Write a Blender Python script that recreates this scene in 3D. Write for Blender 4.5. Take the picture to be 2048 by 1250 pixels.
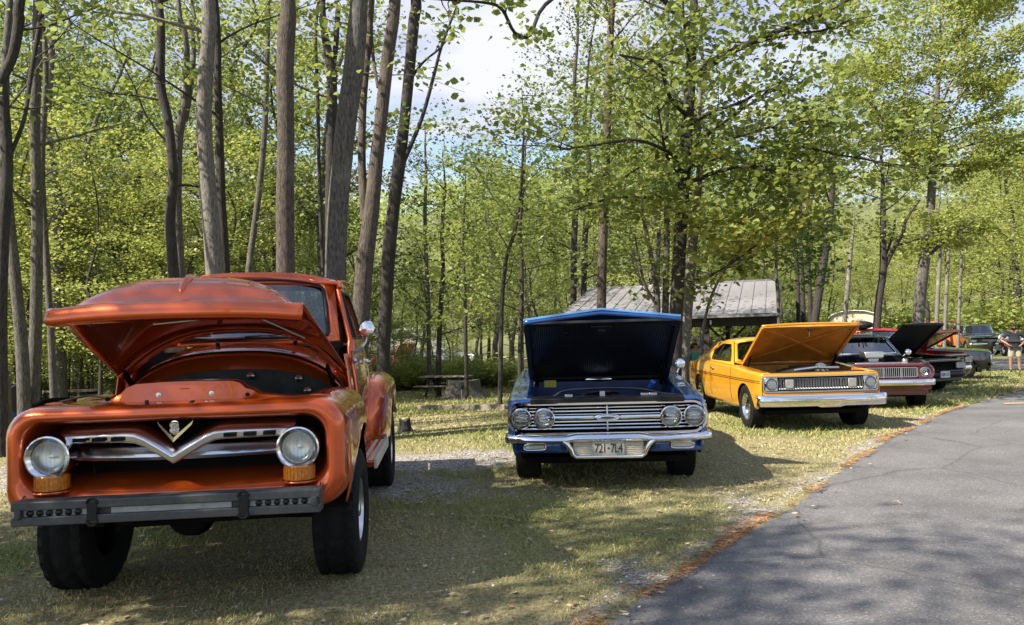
import bpy, bmesh, math, random
import numpy as np
from mathutils import Vector, Matrix
from mathutils.geometry import tessellate_polygon
for o in list(bpy.data.objects): bpy.data.objects.remove(o, do_unlink=True)
SC = bpy.context.scene
COL = SC.collection
R = math.radians
rad = R
# ---------------------------------------------------------------- camera
FPX, CAMH, PITCH, ROLL = 1479.0, 1.53, math.atan(43/1479.0), R(1.6)
_f = Vector((0, math.cos(PITCH), math.sin(PITCH))); _u = Vector((0, -math.sin(PITCH), math.cos(PITCH))); _r = Vector((1, 0, 0))
C_R = math.cos(ROLL)*_r - math.sin(ROLL)*_u
C_U = math.sin(ROLL)*_r + math.cos(ROLL)*_u
cam = bpy.data.cameras.new('camera'); cam_o = bpy.data.objects.new('camera', cam); COL.objects.link(cam_o)
m3 = Matrix((C_R, C_U, -_f)).transposed()
cam_o.matrix_world = Matrix.Translation((0, 0, CAMH)) @ m3.to_4x4()
cam.sensor_width = 36; cam.lens = FPX/2048*36; cam.clip_end = 2000; cam.clip_start = 0.05
SC.camera = cam_o
# ---------------------------------------------------------------- sky, sun, exposure
SUN_EL, SUN_AZ = R(44), R(-117)          # azimuth from +Y clockwise: the sun stands left and a little behind the camera
world = bpy.data.worlds.new('World'); SC.world = world; world.use_nodes = True
def build_world():
    nt = world.node_tree; n = nt.nodes; n.clear(); L = nt.links.new
    out = n.new('ShaderNodeOutputWorld'); bg = n.new('ShaderNodeBackground'); bg.inputs[1].default_value = 0.12
    sky = n.new('ShaderNodeTexSky'); sky.sky_type = 'NISHITA'; sky.sun_disc = False
    sky.sun_elevation = SUN_EL; sky.sun_rotation = SUN_AZ; sky.air_density = 1.0; sky.dust_density = 0.6; sky.ozone_density = 1.5
    tc = n.new('ShaderNodeTexCoord')
    sep = n.new('ShaderNodeSeparateXYZ'); L(tc.outputs['Generated'], sep.inputs[0])
    mx = n.new('ShaderNodeMath'); mx.operation = 'MAXIMUM'; mx.inputs[1].default_value = 0.06; L(sep.outputs[2], mx.inputs[0])
    dv = n.new('ShaderNodeVectorMath'); dv.operation = 'DIVIDE'; L(tc.outputs['Generated'], dv.inputs[0])
    cb = n.new('ShaderNodeCombineXYZ'); [L(mx.outputs[0], cb.inputs[i]) for i in range(3)]; L(cb.outputs[0], dv.inputs[1])
    no = n.new('ShaderNodeTexNoise'); no.inputs['Scale'].default_value = 0.55; no.inputs['Detail'].default_value = 7; no.inputs['Roughness'].default_value = 0.55; no.inputs['Distortion'].default_value = 0.4
    L(dv.outputs[0], no.inputs['Vector'])
    rp = n.new('ShaderNodeValToRGB'); rp.color_ramp.elements[0].position = 0.40; rp.color_ramp.elements[1].position = 0.60
    L(no.outputs[0], rp.inputs[0])
    no2 = n.new('ShaderNodeTexNoise'); no2.inputs['Scale'].default_value = 1.3; no2.inputs['Detail'].default_value = 5; L(dv.outputs[0], no2.inputs['Vector'])
    rc = n.new('ShaderNodeValToRGB'); rc.color_ramp.elements[0].position = 0.33; rc.color_ramp.elements[0].color = (1.75, 2.05, 3.3, 1); rc.color_ramp.elements[1].position = 0.62; rc.color_ramp.elements[1].color = (3.3, 3.35, 3.65, 1)
    L(no2.outputs[0], rc.inputs[0])
    mix = n.new('ShaderNodeMix'); mix.data_type = 'RGBA'; L(rp.outputs[0], mix.inputs['Factor']); L(sky.outputs[0], mix.inputs[6]); L(rc.outputs[0], mix.inputs[7])
    L(mix.outputs[2], bg.inputs[0]); L(bg.outputs[0], out.inputs[0])
build_world()
sl = bpy.data.lights.new('sun', 'SUN'); sl.energy = 5.0; sl.angle = R(0.53); sl.color = (1.0, 0.93, 0.80)
sun_o = bpy.data.objects.new('sun', sl); COL.objects.link(sun_o)
SUN_DIR = Vector((math.sin(SUN_AZ)*math.cos(SUN_EL), math.cos(SUN_AZ)*math.cos(SUN_EL), math.sin(SUN_EL)))
sun_o.rotation_euler = SUN_DIR.to_track_quat('Z', 'Y').to_euler(); sun_o.location = SUN_DIR*60
vs = SC.view_settings; vs.view_transform = 'Standard'; vs.look = 'None'; vs.gamma = 1; vs.use_curve_mapping = False; vs.exposure = 1.28
cy = SC.cycles; cy.max_bounces = 7; cy.diffuse_bounces = 3; cy.glossy_bounces = 3; cy.transmission_bounces = 4; cy.transparent_max_bounces = 10; cy.caustics_reflective = False; cy.caustics_refractive = False
cy.use_denoising = True; cy.sample_clamp_indirect = 6

# ---------------------------------------------------------------- terrain and pixel helpers
def ramp(a, b, x):
    t = min(1, max(0, (x-a)/(b-a))); return t*t*(3-2*t)
def T(x, y):
    d = y + 0.15*max(0, -x)
    s = 0.72*ramp(11, 30, d)
    s *= 1-0.42*ramp(4, 14, x)
    return -s
def ray(u, v): return _f + C_R*((u-1024)/FPX) - C_U*((v-625)/FPX)
CAMP = Vector((0, 0, CAMH))
def at(u, v, Y):
    d = ray(u, v); return CAMP + d*(Y/d.y)
def gnd(u, v):
    d = ray(u, v); z = 0
    for _ in range(30):
        t = (z-CAMH)/d.z; p = CAMP+d*t; z = T(p.x, p.y)
    return p

# ---------------------------------------------------------------- mesh helpers
def link(name, me, mat=None, parent=None, smooth=35, bevel=0, solid=0, sub=0, offset=0, seg=2):
    if mat is not None:
        for m in (mat if isinstance(mat, (list, tuple)) else [mat]): me.materials.append(m)
    o = bpy.data.objects.new(name, me); COL.objects.link(o)
    if parent is not None: o.parent = parent
    if smooth:
        me.shade_smooth()
        if smooth < 180: me.set_sharp_from_angle(angle=R(smooth))
    if solid:
        s = o.modifiers.new('solid', 'SOLIDIFY'); s.thickness = solid; s.offset = offset
    if sub:
        s = o.modifiers.new('sub', 'SUBSURF'); s.levels = s.render_levels = sub
    if bevel:
        b = o.modifiers.new('bev', 'BEVEL'); b.width = bevel; b.segments = seg; b.limit_method = 'ANGLE'; b.angle_limit = R(40)
    return o
class MB:
    def __init__(s): s.v = []; s.f = []
    def add(s, vs, fs):
        k = len(s.v); s.v += [tuple(p) for p in vs]; s.f += [tuple(i+k for i in f) for f in fs]; return s
    def grid(s, rows, cu=False, cv=False, flip=False):
        nr, nc = len(rows), len(rows[0]); fs = []
        for i in range(nr if cv else nr-1):
            for j in range(nc if cu else nc-1):
                a, b, c, d = i*nc+j, i*nc+(j+1) % nc, ((i+1) % nr)*nc+(j+1) % nc, ((i+1) % nr)*nc+j
                fs.append((a, d, c, b) if flip else (a, b, c, d))
        return s.add([p for r in rows for p in r], fs)
    def box(s, c, d, M=None):
        c = Vector(c); hx, hy, hz = d[0]/2, d[1]/2, d[2]/2
        P = [Vector((x, y, z)) for x in (-hx, hx) for y in (-hy, hy) for z in (-hz, hz)]
        if M is not None: P = [M @ p for p in P]
        return s.add([c+p for p in P], [(0, 1, 3, 2), (4, 6, 7, 5), (0, 4, 5, 1), (2, 3, 7, 6), (0, 2, 6, 4), (1, 5, 7, 3)])
    def beam(s, a, b, w, h, upv=(0, 0, 1)):
        a, b = Vector(a), Vector(b); d = (b-a); L = d.length; d.normalize(); sx = d.cross(Vector(upv))
        if sx.length < 1e-4: sx = d.cross(Vector((1, 0, 0)))
        sx.normalize(); uz = sx.cross(d)
        return s.box((a+b)/2, (w, L, h), Matrix((sx, d, uz)).transposed())
    def tube(s, pts, r, n=8, caps=True, flat=1.0):
        pts = [Vector(p) for p in pts]; m = len(pts)
        rr = r if isinstance(r, (list, tuple)) else [r]*m
        rows = []; prev = None
        for i, p in enumerate(pts):
            t = (pts[min(i+1, m-1)]-pts[max(i-1, 0)]); t.normalize()
            if prev is None:
                x = t.cross(Vector((0, 0, 1)));
                if x.length < 1e-3: x = t.cross(Vector((1, 0, 0)))
            else: x = prev - t*prev.dot(t)
            x.normalize(); prev = x; y = t.cross(x)
            rows.append([p + x*math.cos(a)*rr[i] + y*math.sin(a)*rr[i]*flat for a in [2*math.pi*k/n for k in range(n)]])
        k = len(s.v); s.grid(rows, cu=True)
        if caps:
            s.f.append(tuple(k+j for j in range(n))[::-1]); s.f.append(tuple(k+(m-1)*n+j for j in range(n)))
        return s
    def lathe(s, prof, o=(0, 0, 0), ax=(0, -1, 0), n=24, sx=1, sz=1, arc=None):
        o = Vector(o); ax = Vector(ax).normalized(); x = ax.cross(Vector((0, 0, 1)))
        if x.length < 1e-3: x = Vector((1, 0, 0))
        x.normalize(); y = x.cross(ax)
        A = [2*math.pi*k/n for k in range(n)] if arc is None else [arc[0]+(arc[1]-arc[0])*k/(n-1) for k in range(n)]
        return s.grid([[o + ax*h + x*math.cos(a)*q*sx + y*math.sin(a)*q*sz for a in A] for q, h in prof], cu=arc is None)
    def poly(s, outer, holes, mp):
        loops = [[Vector((a, b, 0)) for a, b in l] for l in [outer]+holes]
        flat = [p for l in loops for p in l]
        tri = tessellate_polygon(loops)
        return s.add([mp(p.x, p.y) for p in flat], tri)
    def mesh(s, name='m'):
        me = bpy.data.meshes.new(name); me.from_pydata(s.v, [], s.f); me.update(); return me
    def build(s, name, mat=None, parent=None, fixn=True, **k):
        me = s.mesh(name)
        if fixn:
            bm = bmesh.new(); bm.from_mesh(me); bmesh.ops.recalc_face_normals(bm, faces=bm.faces); bm.to_mesh(me); bm.free()
        return link(name, me, mat, parent, **k)
def islands(b):
    p = list(range(len(b.v)))
    def find(i):
        while p[i] != i: p[i] = p[p[i]]; i = p[i]
        return i
    for f in b.f:
        for i in f[1:]: p[find(i)] = find(f[0])
    gr = {}
    for f in b.f: gr.setdefault(find(f[0]), []).append(f)
    out = []
    for fs in gr.values():
        ix = {}; q = MB()
        for f in fs:
            for i in f:
                if i not in ix: ix[i] = len(q.v); q.v.append(b.v[i])
            q.f.append(tuple(ix[i] for i in f))
        out.append(q)
    return out
def part(name, mat, parent, fn, split=False, **k):
    b = MB(); fn(b)
    if split:
        for q in islands(b): o = q.build(name, mat, parent, **k)
        return o
    return b.build(name, mat, parent, **k)
def thing(name, label, cat, loc=(0, 0, 0), rz=0, group=None):
    o = bpy.data.objects.new(name, None); COL.objects.link(o); o.location = loc; o.rotation_euler = (0, 0, rz); o.empty_display_size = .2
    return tag(o, label, cat, group)
def tag(o, label=None, cat=None, group=None, kind=None):
    if label: o['label'] = label
    if cat: o['category'] = cat
    if group: o['group'] = group
    if kind: o['kind'] = kind
    return o
def copy_tree(o, parent=None):
    c = o.copy(); COL.objects.link(c); c.parent = parent
    for ch in [x for x in o.children]: copy_tree(ch, c)
    return c
def bez(pts, n=10):
    """Catmull-Rom through points"""
    P = [Vector(p) for p in pts]; out = []
    for i in range(len(P)-1):
        a, b, c, d = P[max(i-1, 0)], P[i], P[i+1], P[min(i+2, len(P)-1)]
        for k in range(n):
            t = k/n; out.append(0.5*((2*b)+(c-a)*t+(2*a-5*b+4*c-d)*t*t+(3*b-a-3*c+d)*t**3))
    out.append(P[-1]); return out
def bez2(pts, n=6): return [(p.x, p.y) for p in bez([(a, b, 0) for a, b in pts], n)]
def rpoly(pts, r=.05, n=4):
    """polygon with rounded corners; r may be a list"""
    out = []; m = len(pts)
    for i in range(m):
        p = Vector(pts[i]); a = Vector(pts[i-1]); b = Vector(pts[(i+1) % m]); rr = r[i] if isinstance(r, (list, tuple)) else r
        da, db = (a-p), (b-p); q = min(rr, da.length*.48, db.length*.48)
        p0, p1 = p+da.normalized()*q, p+db.normalized()*q
        for k in range(n+1):
            t = k/n; w = p0*(1-t)**2 + p*2*t*(1-t) + p1*t*t; out.append((w.x, w.y))
    return out
def rrect(hx, z0, z1, r, n=6, k=8, cx=0):
    """closed rounded rectangle loop in (x,z), fixed count"""
    out = []; cs = [(cx+hx-r, z1-r, 0), (cx-hx+r, z1-r, 90), (cx-hx+r, z0+r, 180), (cx+hx-r, z0+r, 270)]
    for i, (a, b, s) in enumerate(cs):
        arc = [(a+r*math.cos(R(s+90*j/n)), b+r*math.sin(R(s+90*j/n))) for j in range(n+1)]
        out += arc
        na, nb, ns = cs[(i+1) % 4]; e = (na+r*math.cos(R(ns)), nb+r*math.sin(R(ns))); st = arc[-1]
        out += [(st[0]+(e[0]-st[0])*j/k, st[1]+(e[1]-st[1])*j/k) for j in range(1, k)]
    return out
def tab(rows, y, smooth=True):
    if y <= rows[0][0]: return rows[0][1]
    for (a, p), (b, q) in zip(rows, rows[1:]):
        if y <= b:
            t = (y-a)/(b-a); t = t*t*(3-2*t) if smooth else t
            return p+(q-p)*t
    return rows[-1][1]
def apply_mods(o):
    dg = bpy.context.evaluated_depsgraph_get(); dg.update()
    me = bpy.data.meshes.new_from_object(o.evaluated_get(dg)); o.modifiers.clear(); o.data = me; return o

# ---------------------------------------------------------------- materials
MATS = {}
def nodes(name):
    m = bpy.data.materials.new(name); m.use_nodes = True; nt = m.node_tree; n = nt.nodes
    b = n.get('Principled BSDF'); return m, nt, n, b, nt.links.new
def mat(name, col, rough=.5, metal=0, coat=0, spec=.5, var=0, vscale=8, bump=0, bscale=60, coat_r=.03, emit=None, cols=None, detail=5):
    if name in MATS: return MATS[name]
    m, nt, n, b, L = nodes(name); b.inputs['Base Color'].default_value = (*col, 1); b.inputs['Roughness'].default_value = rough
    b.inputs['Metallic'].default_value = metal; b.inputs['Coat Weight'].default_value = coat; b.inputs['Coat Roughness'].default_value = coat_r; b.inputs['Specular IOR Level'].default_value = spec
    tc = n.new('ShaderNodeTexCoord')
    if var:
        t = n.new('ShaderNodeTexNoise'); t.inputs['Scale'].default_value = vscale; t.inputs['Detail'].default_value = detail; L(tc.outputs['Object'], t.inputs['Vector'])
        r_ = n.new('ShaderNodeValToRGB'); e = r_.color_ramp.elements; e[0].position = .32; e[1].position = .68
        c0, c1 = cols if cols else (tuple(c*(1-var) for c in col), tuple(min(1, c*(1+var)) for c in col))
        e[0].color = (*c0, 1); e[1].color = (*c1, 1); L(t.outputs[0], r_.inputs[0]); L(r_.outputs[0], b.inputs['Base Color'])
    if bump:
        t = n.new('ShaderNodeTexNoise'); t.inputs['Scale'].default_value = bscale; t.inputs['Detail'].default_value = 6; L(tc.outputs['Object'], t.inputs['Vector'])
        bp = n.new('ShaderNodeBump'); bp.inputs['Strength'].default_value = bump; bp.inputs['Distance'].default_value = .01; L(t.outputs[0], bp.inputs['Height']); L(bp.outputs[0], b.inputs['Normal'])
    if emit: b.inputs['Emission Color'].default_value = (*emit[:3], 1); b.inputs['Emission Strength'].default_value = emit[3]
    MATS[name] = m; return m
def glass(name, tint=(.75, .8, .8), rough=.02, dens=.25, ior=1.5):
    """thin pane: tinted see-through plus mirror reflection by Fresnel"""
    if name in MATS: return MATS[name]
    m, nt, n, b, L = nodes(name); n.remove(b); out = n['Material Output']
    tr = n.new('ShaderNodeBsdfTransparent'); tr.inputs[0].default_value = (*tint, 1)
    gl = n.new('ShaderNodeBsdfGlossy'); gl.inputs['Roughness'].default_value = rough
    fr = n.new('ShaderNodeFresnel'); fr.inputs[0].default_value = ior
    ad = n.new('ShaderNodeMath'); ad.operation = 'ADD'; ad.inputs[1].default_value = dens*.3; ad.use_clamp = True; L(fr.outputs[0], ad.inputs[0])
    mx = n.new('ShaderNodeMixShader'); L(ad.outputs[0], mx.inputs[0]); L(tr.outputs[0], mx.inputs[1]); L(gl.outputs[0], mx.inputs[2]); L(mx.outputs[0], out.inputs[0])
    MATS[name] = m; return m
def leafmat(name, c0, c1, trans=.45):
    m, nt, n, b, L = nodes(name); n.remove(b); out = n['Material Output']
    at_ = n.new('ShaderNodeAttribute'); at_.attribute_name = 'tone'
    r_ = n.new('ShaderNodeValToRGB'); e = r_.color_ramp.elements; e[0].color = (*c0, 1); e[1].color = (*c1, 1); L(at_.outputs['Fac'], r_.inputs[0])
    d = n.new('ShaderNodeBsdfDiffuse'); L(r_.outputs[0], d.inputs[0])
    t = n.new('ShaderNodeBsdfTranslucent')
    hs = n.new('ShaderNodeHueSaturation'); hs.inputs['Hue'].default_value = .485; hs.inputs['Saturation'].default_value = .98; hs.inputs['Value'].default_value = 1.35; L(r_.outputs[0], hs.inputs['Color']); L(hs.outputs[0], t.inputs[0])
    mx = n.new('ShaderNodeMixShader'); mx.inputs[0].default_value = trans; L(d.outputs[0], mx.inputs[1]); L(t.outputs[0], mx.inputs[2])
    g = n.new('ShaderNodeBsdfGlossy'); g.inputs['Roughness'].default_value = .45; g.inputs[0].default_value = (.8, .85, .8, 1)
    m2 = n.new('ShaderNodeMixShader'); m2.inputs[0].default_value = .035; L(mx.outputs[0], m2.inputs[1]); L(g.outputs[0], m2.inputs[2]); L(m2.outputs[0], out.inputs[0])
    return m
def barkmat(name, c0, c1, sc=1.0, bump=.9):
    m, nt, n, b, L = nodes(name); tc = n.new('ShaderNodeTexCoord'); mp = n.new('ShaderNodeMapping'); mp.inputs['Scale'].default_value = (sc*1.3, sc*1.3, sc*.30); L(tc.outputs['Object'], mp.inputs[0])
    v = n.new('ShaderNodeTexNoise'); v.inputs['Scale'].default_value = 34; v.inputs['Detail'].default_value = 8; v.inputs['Roughness'].default_value = .7; L(mp.outputs[0], v.inputs['Vector'])
    t = n.new('ShaderNodeTexNoise'); t.inputs['Scale'].default_value = 2.2; t.inputs['Detail'].default_value = 5; L(tc.outputs['Object'], t.inputs['Vector'])
    r1 = n.new('ShaderNodeValToRGB'); e = r1.color_ramp.elements; e[0].position = .36; e[0].color = (*[c*.45 for c in c0], 1); e[1].position = .62; e[1].color = (*c1, 1); L(v.outputs[0], r1.inputs[0])
    r2 = n.new('ShaderNodeValToRGB'); e = r2.color_ramp.elements; e[0].position = .56; e[0].color = (0, 0, 0, 1); e[1].position = .72; e[1].color = (.5, .5, .5, 1); L(t.outputs[0], r2.inputs[0])
    mx = n.new('ShaderNodeMix'); mx.data_type = 'RGBA'; L(r2.outputs[0], mx.inputs['Factor']); L(r1.outputs[0], mx.inputs[6]); mx.inputs[7].default_value = (c1[0]*1.25, c1[1]*1.35, c1[2]*1.2, 1)
    L(mx.outputs[2], b.inputs['Base Color']); b.inputs['Roughness'].default_value = .92
    bp = n.new('ShaderNodeBump'); bp.inputs['Strength'].default_value = bump; bp.inputs['Distance'].default_value = .03; L(v.outputs[0], bp.inputs['Height']); L(bp.outputs[0], b.inputs['Normal'])
    MATS[name] = m; return m
CHROME = mat('chrome', (.78, .78, .80), .09, 1)
STEEL = mat('steel', (.45, .45, .47), .35, 1)
BLACK = mat('black_plastic', (.009, .009, .010), .5, spec=.3, var=.3)
RUBBER = mat('rubber', (.0075, .0075, .008), .8, spec=.22, var=.35, vscale=30, bump=.15)
DARK = mat('underbody_dark', (.006, .006, .006), .85, spec=.12, var=.3)
GLASS = glass('window_glass', (.55, .62, .60), dens=.35)
LENS = glass('lamp_glass', (.92, .93, .92), dens=.15)
REFL = mat('lamp_reflector', (.88, .89, .86), .42, .8)
AMBER = mat('amber_lens', (.50, .155, .006), .2, coat=.6, var=.25, vscale=50)
ALU = mat('aluminium', (.62, .62, .63), .3, 1, var=.08)
# ================================================================ ground, road, grass, gravel
RNG = np.random.default_rng(11)
_tabl = np.random.default_rng(3).random((256, 256))
def vnoise(x, y, s=1.0):
    x = np.asarray(x, float)*s+91.7; y = np.asarray(y, float)*s+37.3
    xi, yi = np.floor(x).astype(int), np.floor(y).astype(int); fx, fy = x-xi, y-yi; fx = fx*fx*(3-2*fx); fy = fy*fy*(3-2*fy)
    g = lambda a, b: _tabl[a % 256, b % 256]
    return (g(xi, yi)*(1-fx)+g(xi+1, yi)*fx)*(1-fy)+(g(xi, yi+1)*(1-fx)+g(xi+1, yi+1)*fx)*fy
def fbm(x, y, s=1.0): return vnoise(x, y, s)*.5+vnoise(x, y, s*2.1)*.28+vnoise(x, y, s*4.3)*.15+vnoise(x, y, s*9)*.07
ROAD_EDGE = [(-3.0, -1.0), (-1.2, 1.6), (.45, 3.90), (1.19, 4.89), (2.38, 6.38), (4.60, 9.39), (7.55, 12.88), (11.96, 17.39), (17.5, 22.6), (25, 28.5), (40, 38), (60, 48)]
def road_x(y):
    for (a, b), (c, d) in zip(ROAD_EDGE, ROAD_EDGE[1:]):
        if y <= d: return a+(c-a)*(y-b)/(d-b)
    return 99
_rx = np.vectorize(road_x)
BLOBS = [(-.9, 9.2, 1.7, .9, 1.1), (-1.5, 7.6, 1.2, .9, .9), (-6.5, 8.5, 2.2, 1.2, 1.0), (-.6, 3.4, .55, .35, .8), (.15, 3.75, .35, .25, .9), (.75, 4.75, .3, .5, .8), (-2.6, 3.1, .5, .25, .5), (1.6, 8.6, 1.6, .5, .45), (2.0, 6.6, .35, .5, .6), (.4, 17.6, 2.6, 1.6, .9), (-4.9, 5.4, 1.3, .8, .6), (3.4, 8.4, .4, .5, .6)]
def gravel(x, y):
    m = np.zeros_like(x)
    for a, b, rx, ry, k in BLOBS: m = np.maximum(m, k*np.exp(-(((x-a)/rx)**2+((y-b)/ry)**2)))
    ed = _rx(y)-x; m = np.maximum(m, .75*np.exp(-np.abs(ed-.18)/.22))
    n = fbm(x, y, 1.3)*.55+fbm(x+5, y+3, 5.5)*.45; return np.clip((m+(n-.5)*1.7-.36)*2.0, 0, 1)
def green(x, y):
    n = fbm(x+40, y-17, .55); far = np.clip((y-9)/7, 0, 1); return np.clip((n-.46)*3.2+.15+.55*far, 0, 1)
def build_ground():
    xs = sorted(set([round(-9+.11*i, 3) for i in range(181)]+[-300, -200, -140, -100, -70, -50, -36, -28, -22, -18, -15, -12.5, -10.5, 12, 13.5, 15, 17, 20, 24, 28, 34, 42, 52, 70, 100, 150, 220, 320]))
    ys = sorted(set([round(1.5+.11*i, 3) for i in range(170)]+[-60, -35, -20, -12, -7, -4, -1, 0.5, 20.6, 21.2, 22, 23, 24.2, 25.5, 27, 29, 32, 36, 41, 48, 58, 75, 100, 140, 200, 300, 420]))
    X, Y = np.meshgrid(xs, ys); Z = np.vectorize(T)(X, Y)+(fbm(X, Y, 2.2)-.5)*.03*np.clip((_rx(Y)-X+.1)/1.0, 0, 1)
    ny, nx = X.shape; V = np.stack([X, Y, Z], -1).reshape(-1, 3); I = np.arange(ny*nx).reshape(ny, nx)
    Fq = np.stack([I[:-1, :-1], I[:-1, 1:], I[1:, 1:], I[1:, :-1]], -1).reshape(-1, 4)
    me = bpy.data.meshes.new('ground'); me.from_pydata(V.tolist(), [], Fq.tolist())
    for nm, fn in (('gravel', gravel), ('green', green)):
        a = me.attributes.new(nm, 'FLOAT', 'POINT'); a.data.foreach_set('value', fn(X, Y).reshape(-1).astype(np.float32))
    m, nt, n, b, L = nodes('ground_cover'); tc = n.new('ShaderNodeTexCoord')
    def att(k): a = n.new('ShaderNodeAttribute'); a.attribute_name = k; return a.outputs['Fac']
    def noise(s, d=8, ro=.6): t = n.new('ShaderNodeTexNoise'); t.inputs['Scale'].default_value = s; t.inputs['Detail'].default_value = d; t.inputs['Roughness'].default_value = ro; L(tc.outputs['Object'], t.inputs['Vector']); return t.outputs[0]
    def rampn(src, stops):
        r_ = n.new('ShaderNodeValToRGB'); e = r_.color_ramp.elements
        while len(e) < len(stops): e.new(.5)
        for q, (p, c) in zip(e, stops): q.position = p; q.color = (*c, 1)
        L(src, r_.inputs[0]); return r_.outputs[0]
    def mixc(f, a, c):
        q = n.new('ShaderNodeMix'); q.data_type = 'RGBA'; L(f, q.inputs['Factor']); L(a, q.inputs[6]); L(c, q.inputs[7]); return q.outputs[2]
    dry = rampn(noise(30), [(.3, (.100, .080, .042)), (.5, (.235, .198, .098)), (.7, (.38, .335, .19))])
    grn = rampn(noise(26), [(.3, (.050, .055, .018)), (.5, (.135, .140, .042)), (.7, (.25, .245, .085))])
    vor = n.new('ShaderNodeTexVoronoi'); vor.inputs['Scale'].default_value = 55; L(tc.outputs['Object'], vor.inputs['Vector'])
    sep = n.new('ShaderNodeSeparateColor'); L(vor.outputs['Color'], sep.inputs[0])
    grv = rampn(sep.outputs[0], [(.1, (.12, .10, .08)), (.5, (.25, .22, .185)), (.9, (.45, .42, .38))])
    g1 = mixc(att('green'), dry, grn)
    th = n.new('ShaderNodeMath'); th.operation = 'MULTIPLY_ADD'; L(noise(45, 3), th.inputs[0]); th.inputs[1].default_value = .9; th.inputs[2].default_value = -.45
    ad = n.new('ShaderNodeMath'); ad.operation = 'ADD'; ad.use_clamp = True; L(att('gravel'), ad.inputs[0]); L(th.outputs[0], ad.inputs[1])
    L(mixc(ad.outputs[0], g1, grv), b.inputs['Base Color']); b.inputs['Roughness'].default_value = .95; b.inputs['Specular IOR Level'].default_value = .2
    bp = n.new('ShaderNodeBump'); bp.inputs['Strength'].default_value = .8; bp.inputs['Distance'].default_value = .02; L(noise(60, 6, .75), bp.inputs['Height']); L(bp.outputs[0], b.inputs['Normal'])
    o = link('ground', me, m, smooth=180); tag(o, kind='structure')
build_ground()
def build_road():
    m, nt, n, b, L = nodes('asphalt'); tc = n.new('ShaderNodeTexCoord')
    def noise(s, d=6, ro=.6): t = n.new('ShaderNodeTexNoise'); t.inputs['Scale'].default_value = s; t.inputs['Detail'].default_value = d; t.inputs['Roughness'].default_value = ro; L(tc.outputs['Object'], t.inputs['Vector']); return t.outputs[0]
    r1 = n.new('ShaderNodeValToRGB'); e = r1.color_ramp.elements; e[0].position = .35; e[0].color = (.105, .100, .100, 1); e[1].position = .66; e[1].color = (.165, .157, .155, 1); L(noise(.9, 8), r1.inputs[0])
    v = n.new('ShaderNodeTexVoronoi'); v.inputs['Scale'].default_value = 110; L(tc.outputs['Object'], v.inputs['Vector']); sp = n.new('ShaderNodeSeparateColor'); L(v.outputs['Color'], sp.inputs[0])
    r2 = n.new('ShaderNodeValToRGB'); e = r2.color_ramp.elements; e[0].position = .0; e[0].color = (.62, .62, .62, 1); e[1].position = 1; e[1].color = (1.28, 1.27, 1.25, 1); e.new(.93).color = (1.1, 1.1, 1.1, 1); e[2].color = (1.9, 1.85, 1.75, 1); L(sp.outputs[0], r2.inputs[0])
    mx = n.new('ShaderNodeMix'); mx.data_type = 'RGBA'; mx.blend_type = 'MULTIPLY'; mx.inputs['Factor'].default_value = 1; L(r1.outputs[0], mx.inputs[6]); L(r2.outputs[0], mx.inputs[7]); 
    vc = n.new('ShaderNodeTexVoronoi'); vc.feature = 'DISTANCE_TO_EDGE'; vc.inputs['Scale'].default_value = .42; wp = n.new('ShaderNodeTexNoise'); wp.inputs['Scale'].default_value = 2.2; wp.inputs['Detail'].default_value = 6; L(tc.outputs['Object'], wp.inputs['Vector'])
    va = n.new('ShaderNodeMix'); va.data_type = 'VECTOR'; va.inputs['Factor'].default_value = .16; L(tc.outputs['Object'], va.inputs[4]); L(wp.outputs['Color'], va.inputs[5]); L(va.outputs[1], vc.inputs['Vector'])
    rc_ = n.new('ShaderNodeValToRGB'); e = rc_.color_ramp.elements; e[0].position = .0; e[0].color = (.45, .45, .45, 1); e[1].position = .006; e[1].color = (1, 1, 1, 1); L(vc.outputs['Distance'], rc_.inputs[0])
    m3_ = n.new('ShaderNodeMix'); m3_.data_type = 'RGBA'; m3_.blend_type = 'MULTIPLY'; m3_.inputs['Factor'].default_value = .7; L(mx.outputs[2], m3_.inputs[6]); L(rc_.outputs[0], m3_.inputs[7])
    L(m3_.outputs[2], b.inputs['Base Color']); b.inputs['Roughness'].default_value = .85
    bp = n.new('ShaderNodeBump'); bp.inputs['Strength'].default_value = .55; bp.inputs['Distance'].default_value = .006; L(v.outputs['Distance'], bp.inputs['Height']); L(bp.outputs[0], b.inputs['Normal'])
    rg = random.Random(5); rows = []
    y = -3.0
    while y < 47.5:
        ex = road_x(y)+rg.uniform(-.025, .025)+.03*math.sin(y*2.3) if y > -1 else -3+(y+1)
        step = .12 if y < 14 else .8
        W = 7.5; row = []
        for k in range(15):
            x = ex+W*1.45*k/14; row.append((x, y, T(x, y)+.006+.02*min(1, k/2)))
        rows.append(row); y += step
    b2 = MB(); b2.grid(rows); o = b2.build('road', m, smooth=180); tag(o, kind='structure')
    # far cross road beyond the standing man
    b3 = MB(); b3.grid([[(x, yy+.22*(x-18), T(x, yy)+.03) for x in [16.6+1.5*k for k in range(40)]] for yy in (28.6, 30.0, 32.0, 35.5)]); o = b3.build('cross_road', m, smooth=180); tag(o, kind='structure')
    # yellow painted line
    p = gnd(2013, 811); b4 = MB(); b4.grid([[(p.x+q*1.0, p.y-.03*q+dy, T(p.x, p.y)+.0345) for q in (0, .5, 1, 2, 3)] for dy in (0, .10)])
    o = b4.build('road_marking', mat('road_yellow', (.62, .42, .10), .7, var=.15, vscale=20)); tag(o, kind='structure')
build_road()
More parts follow.
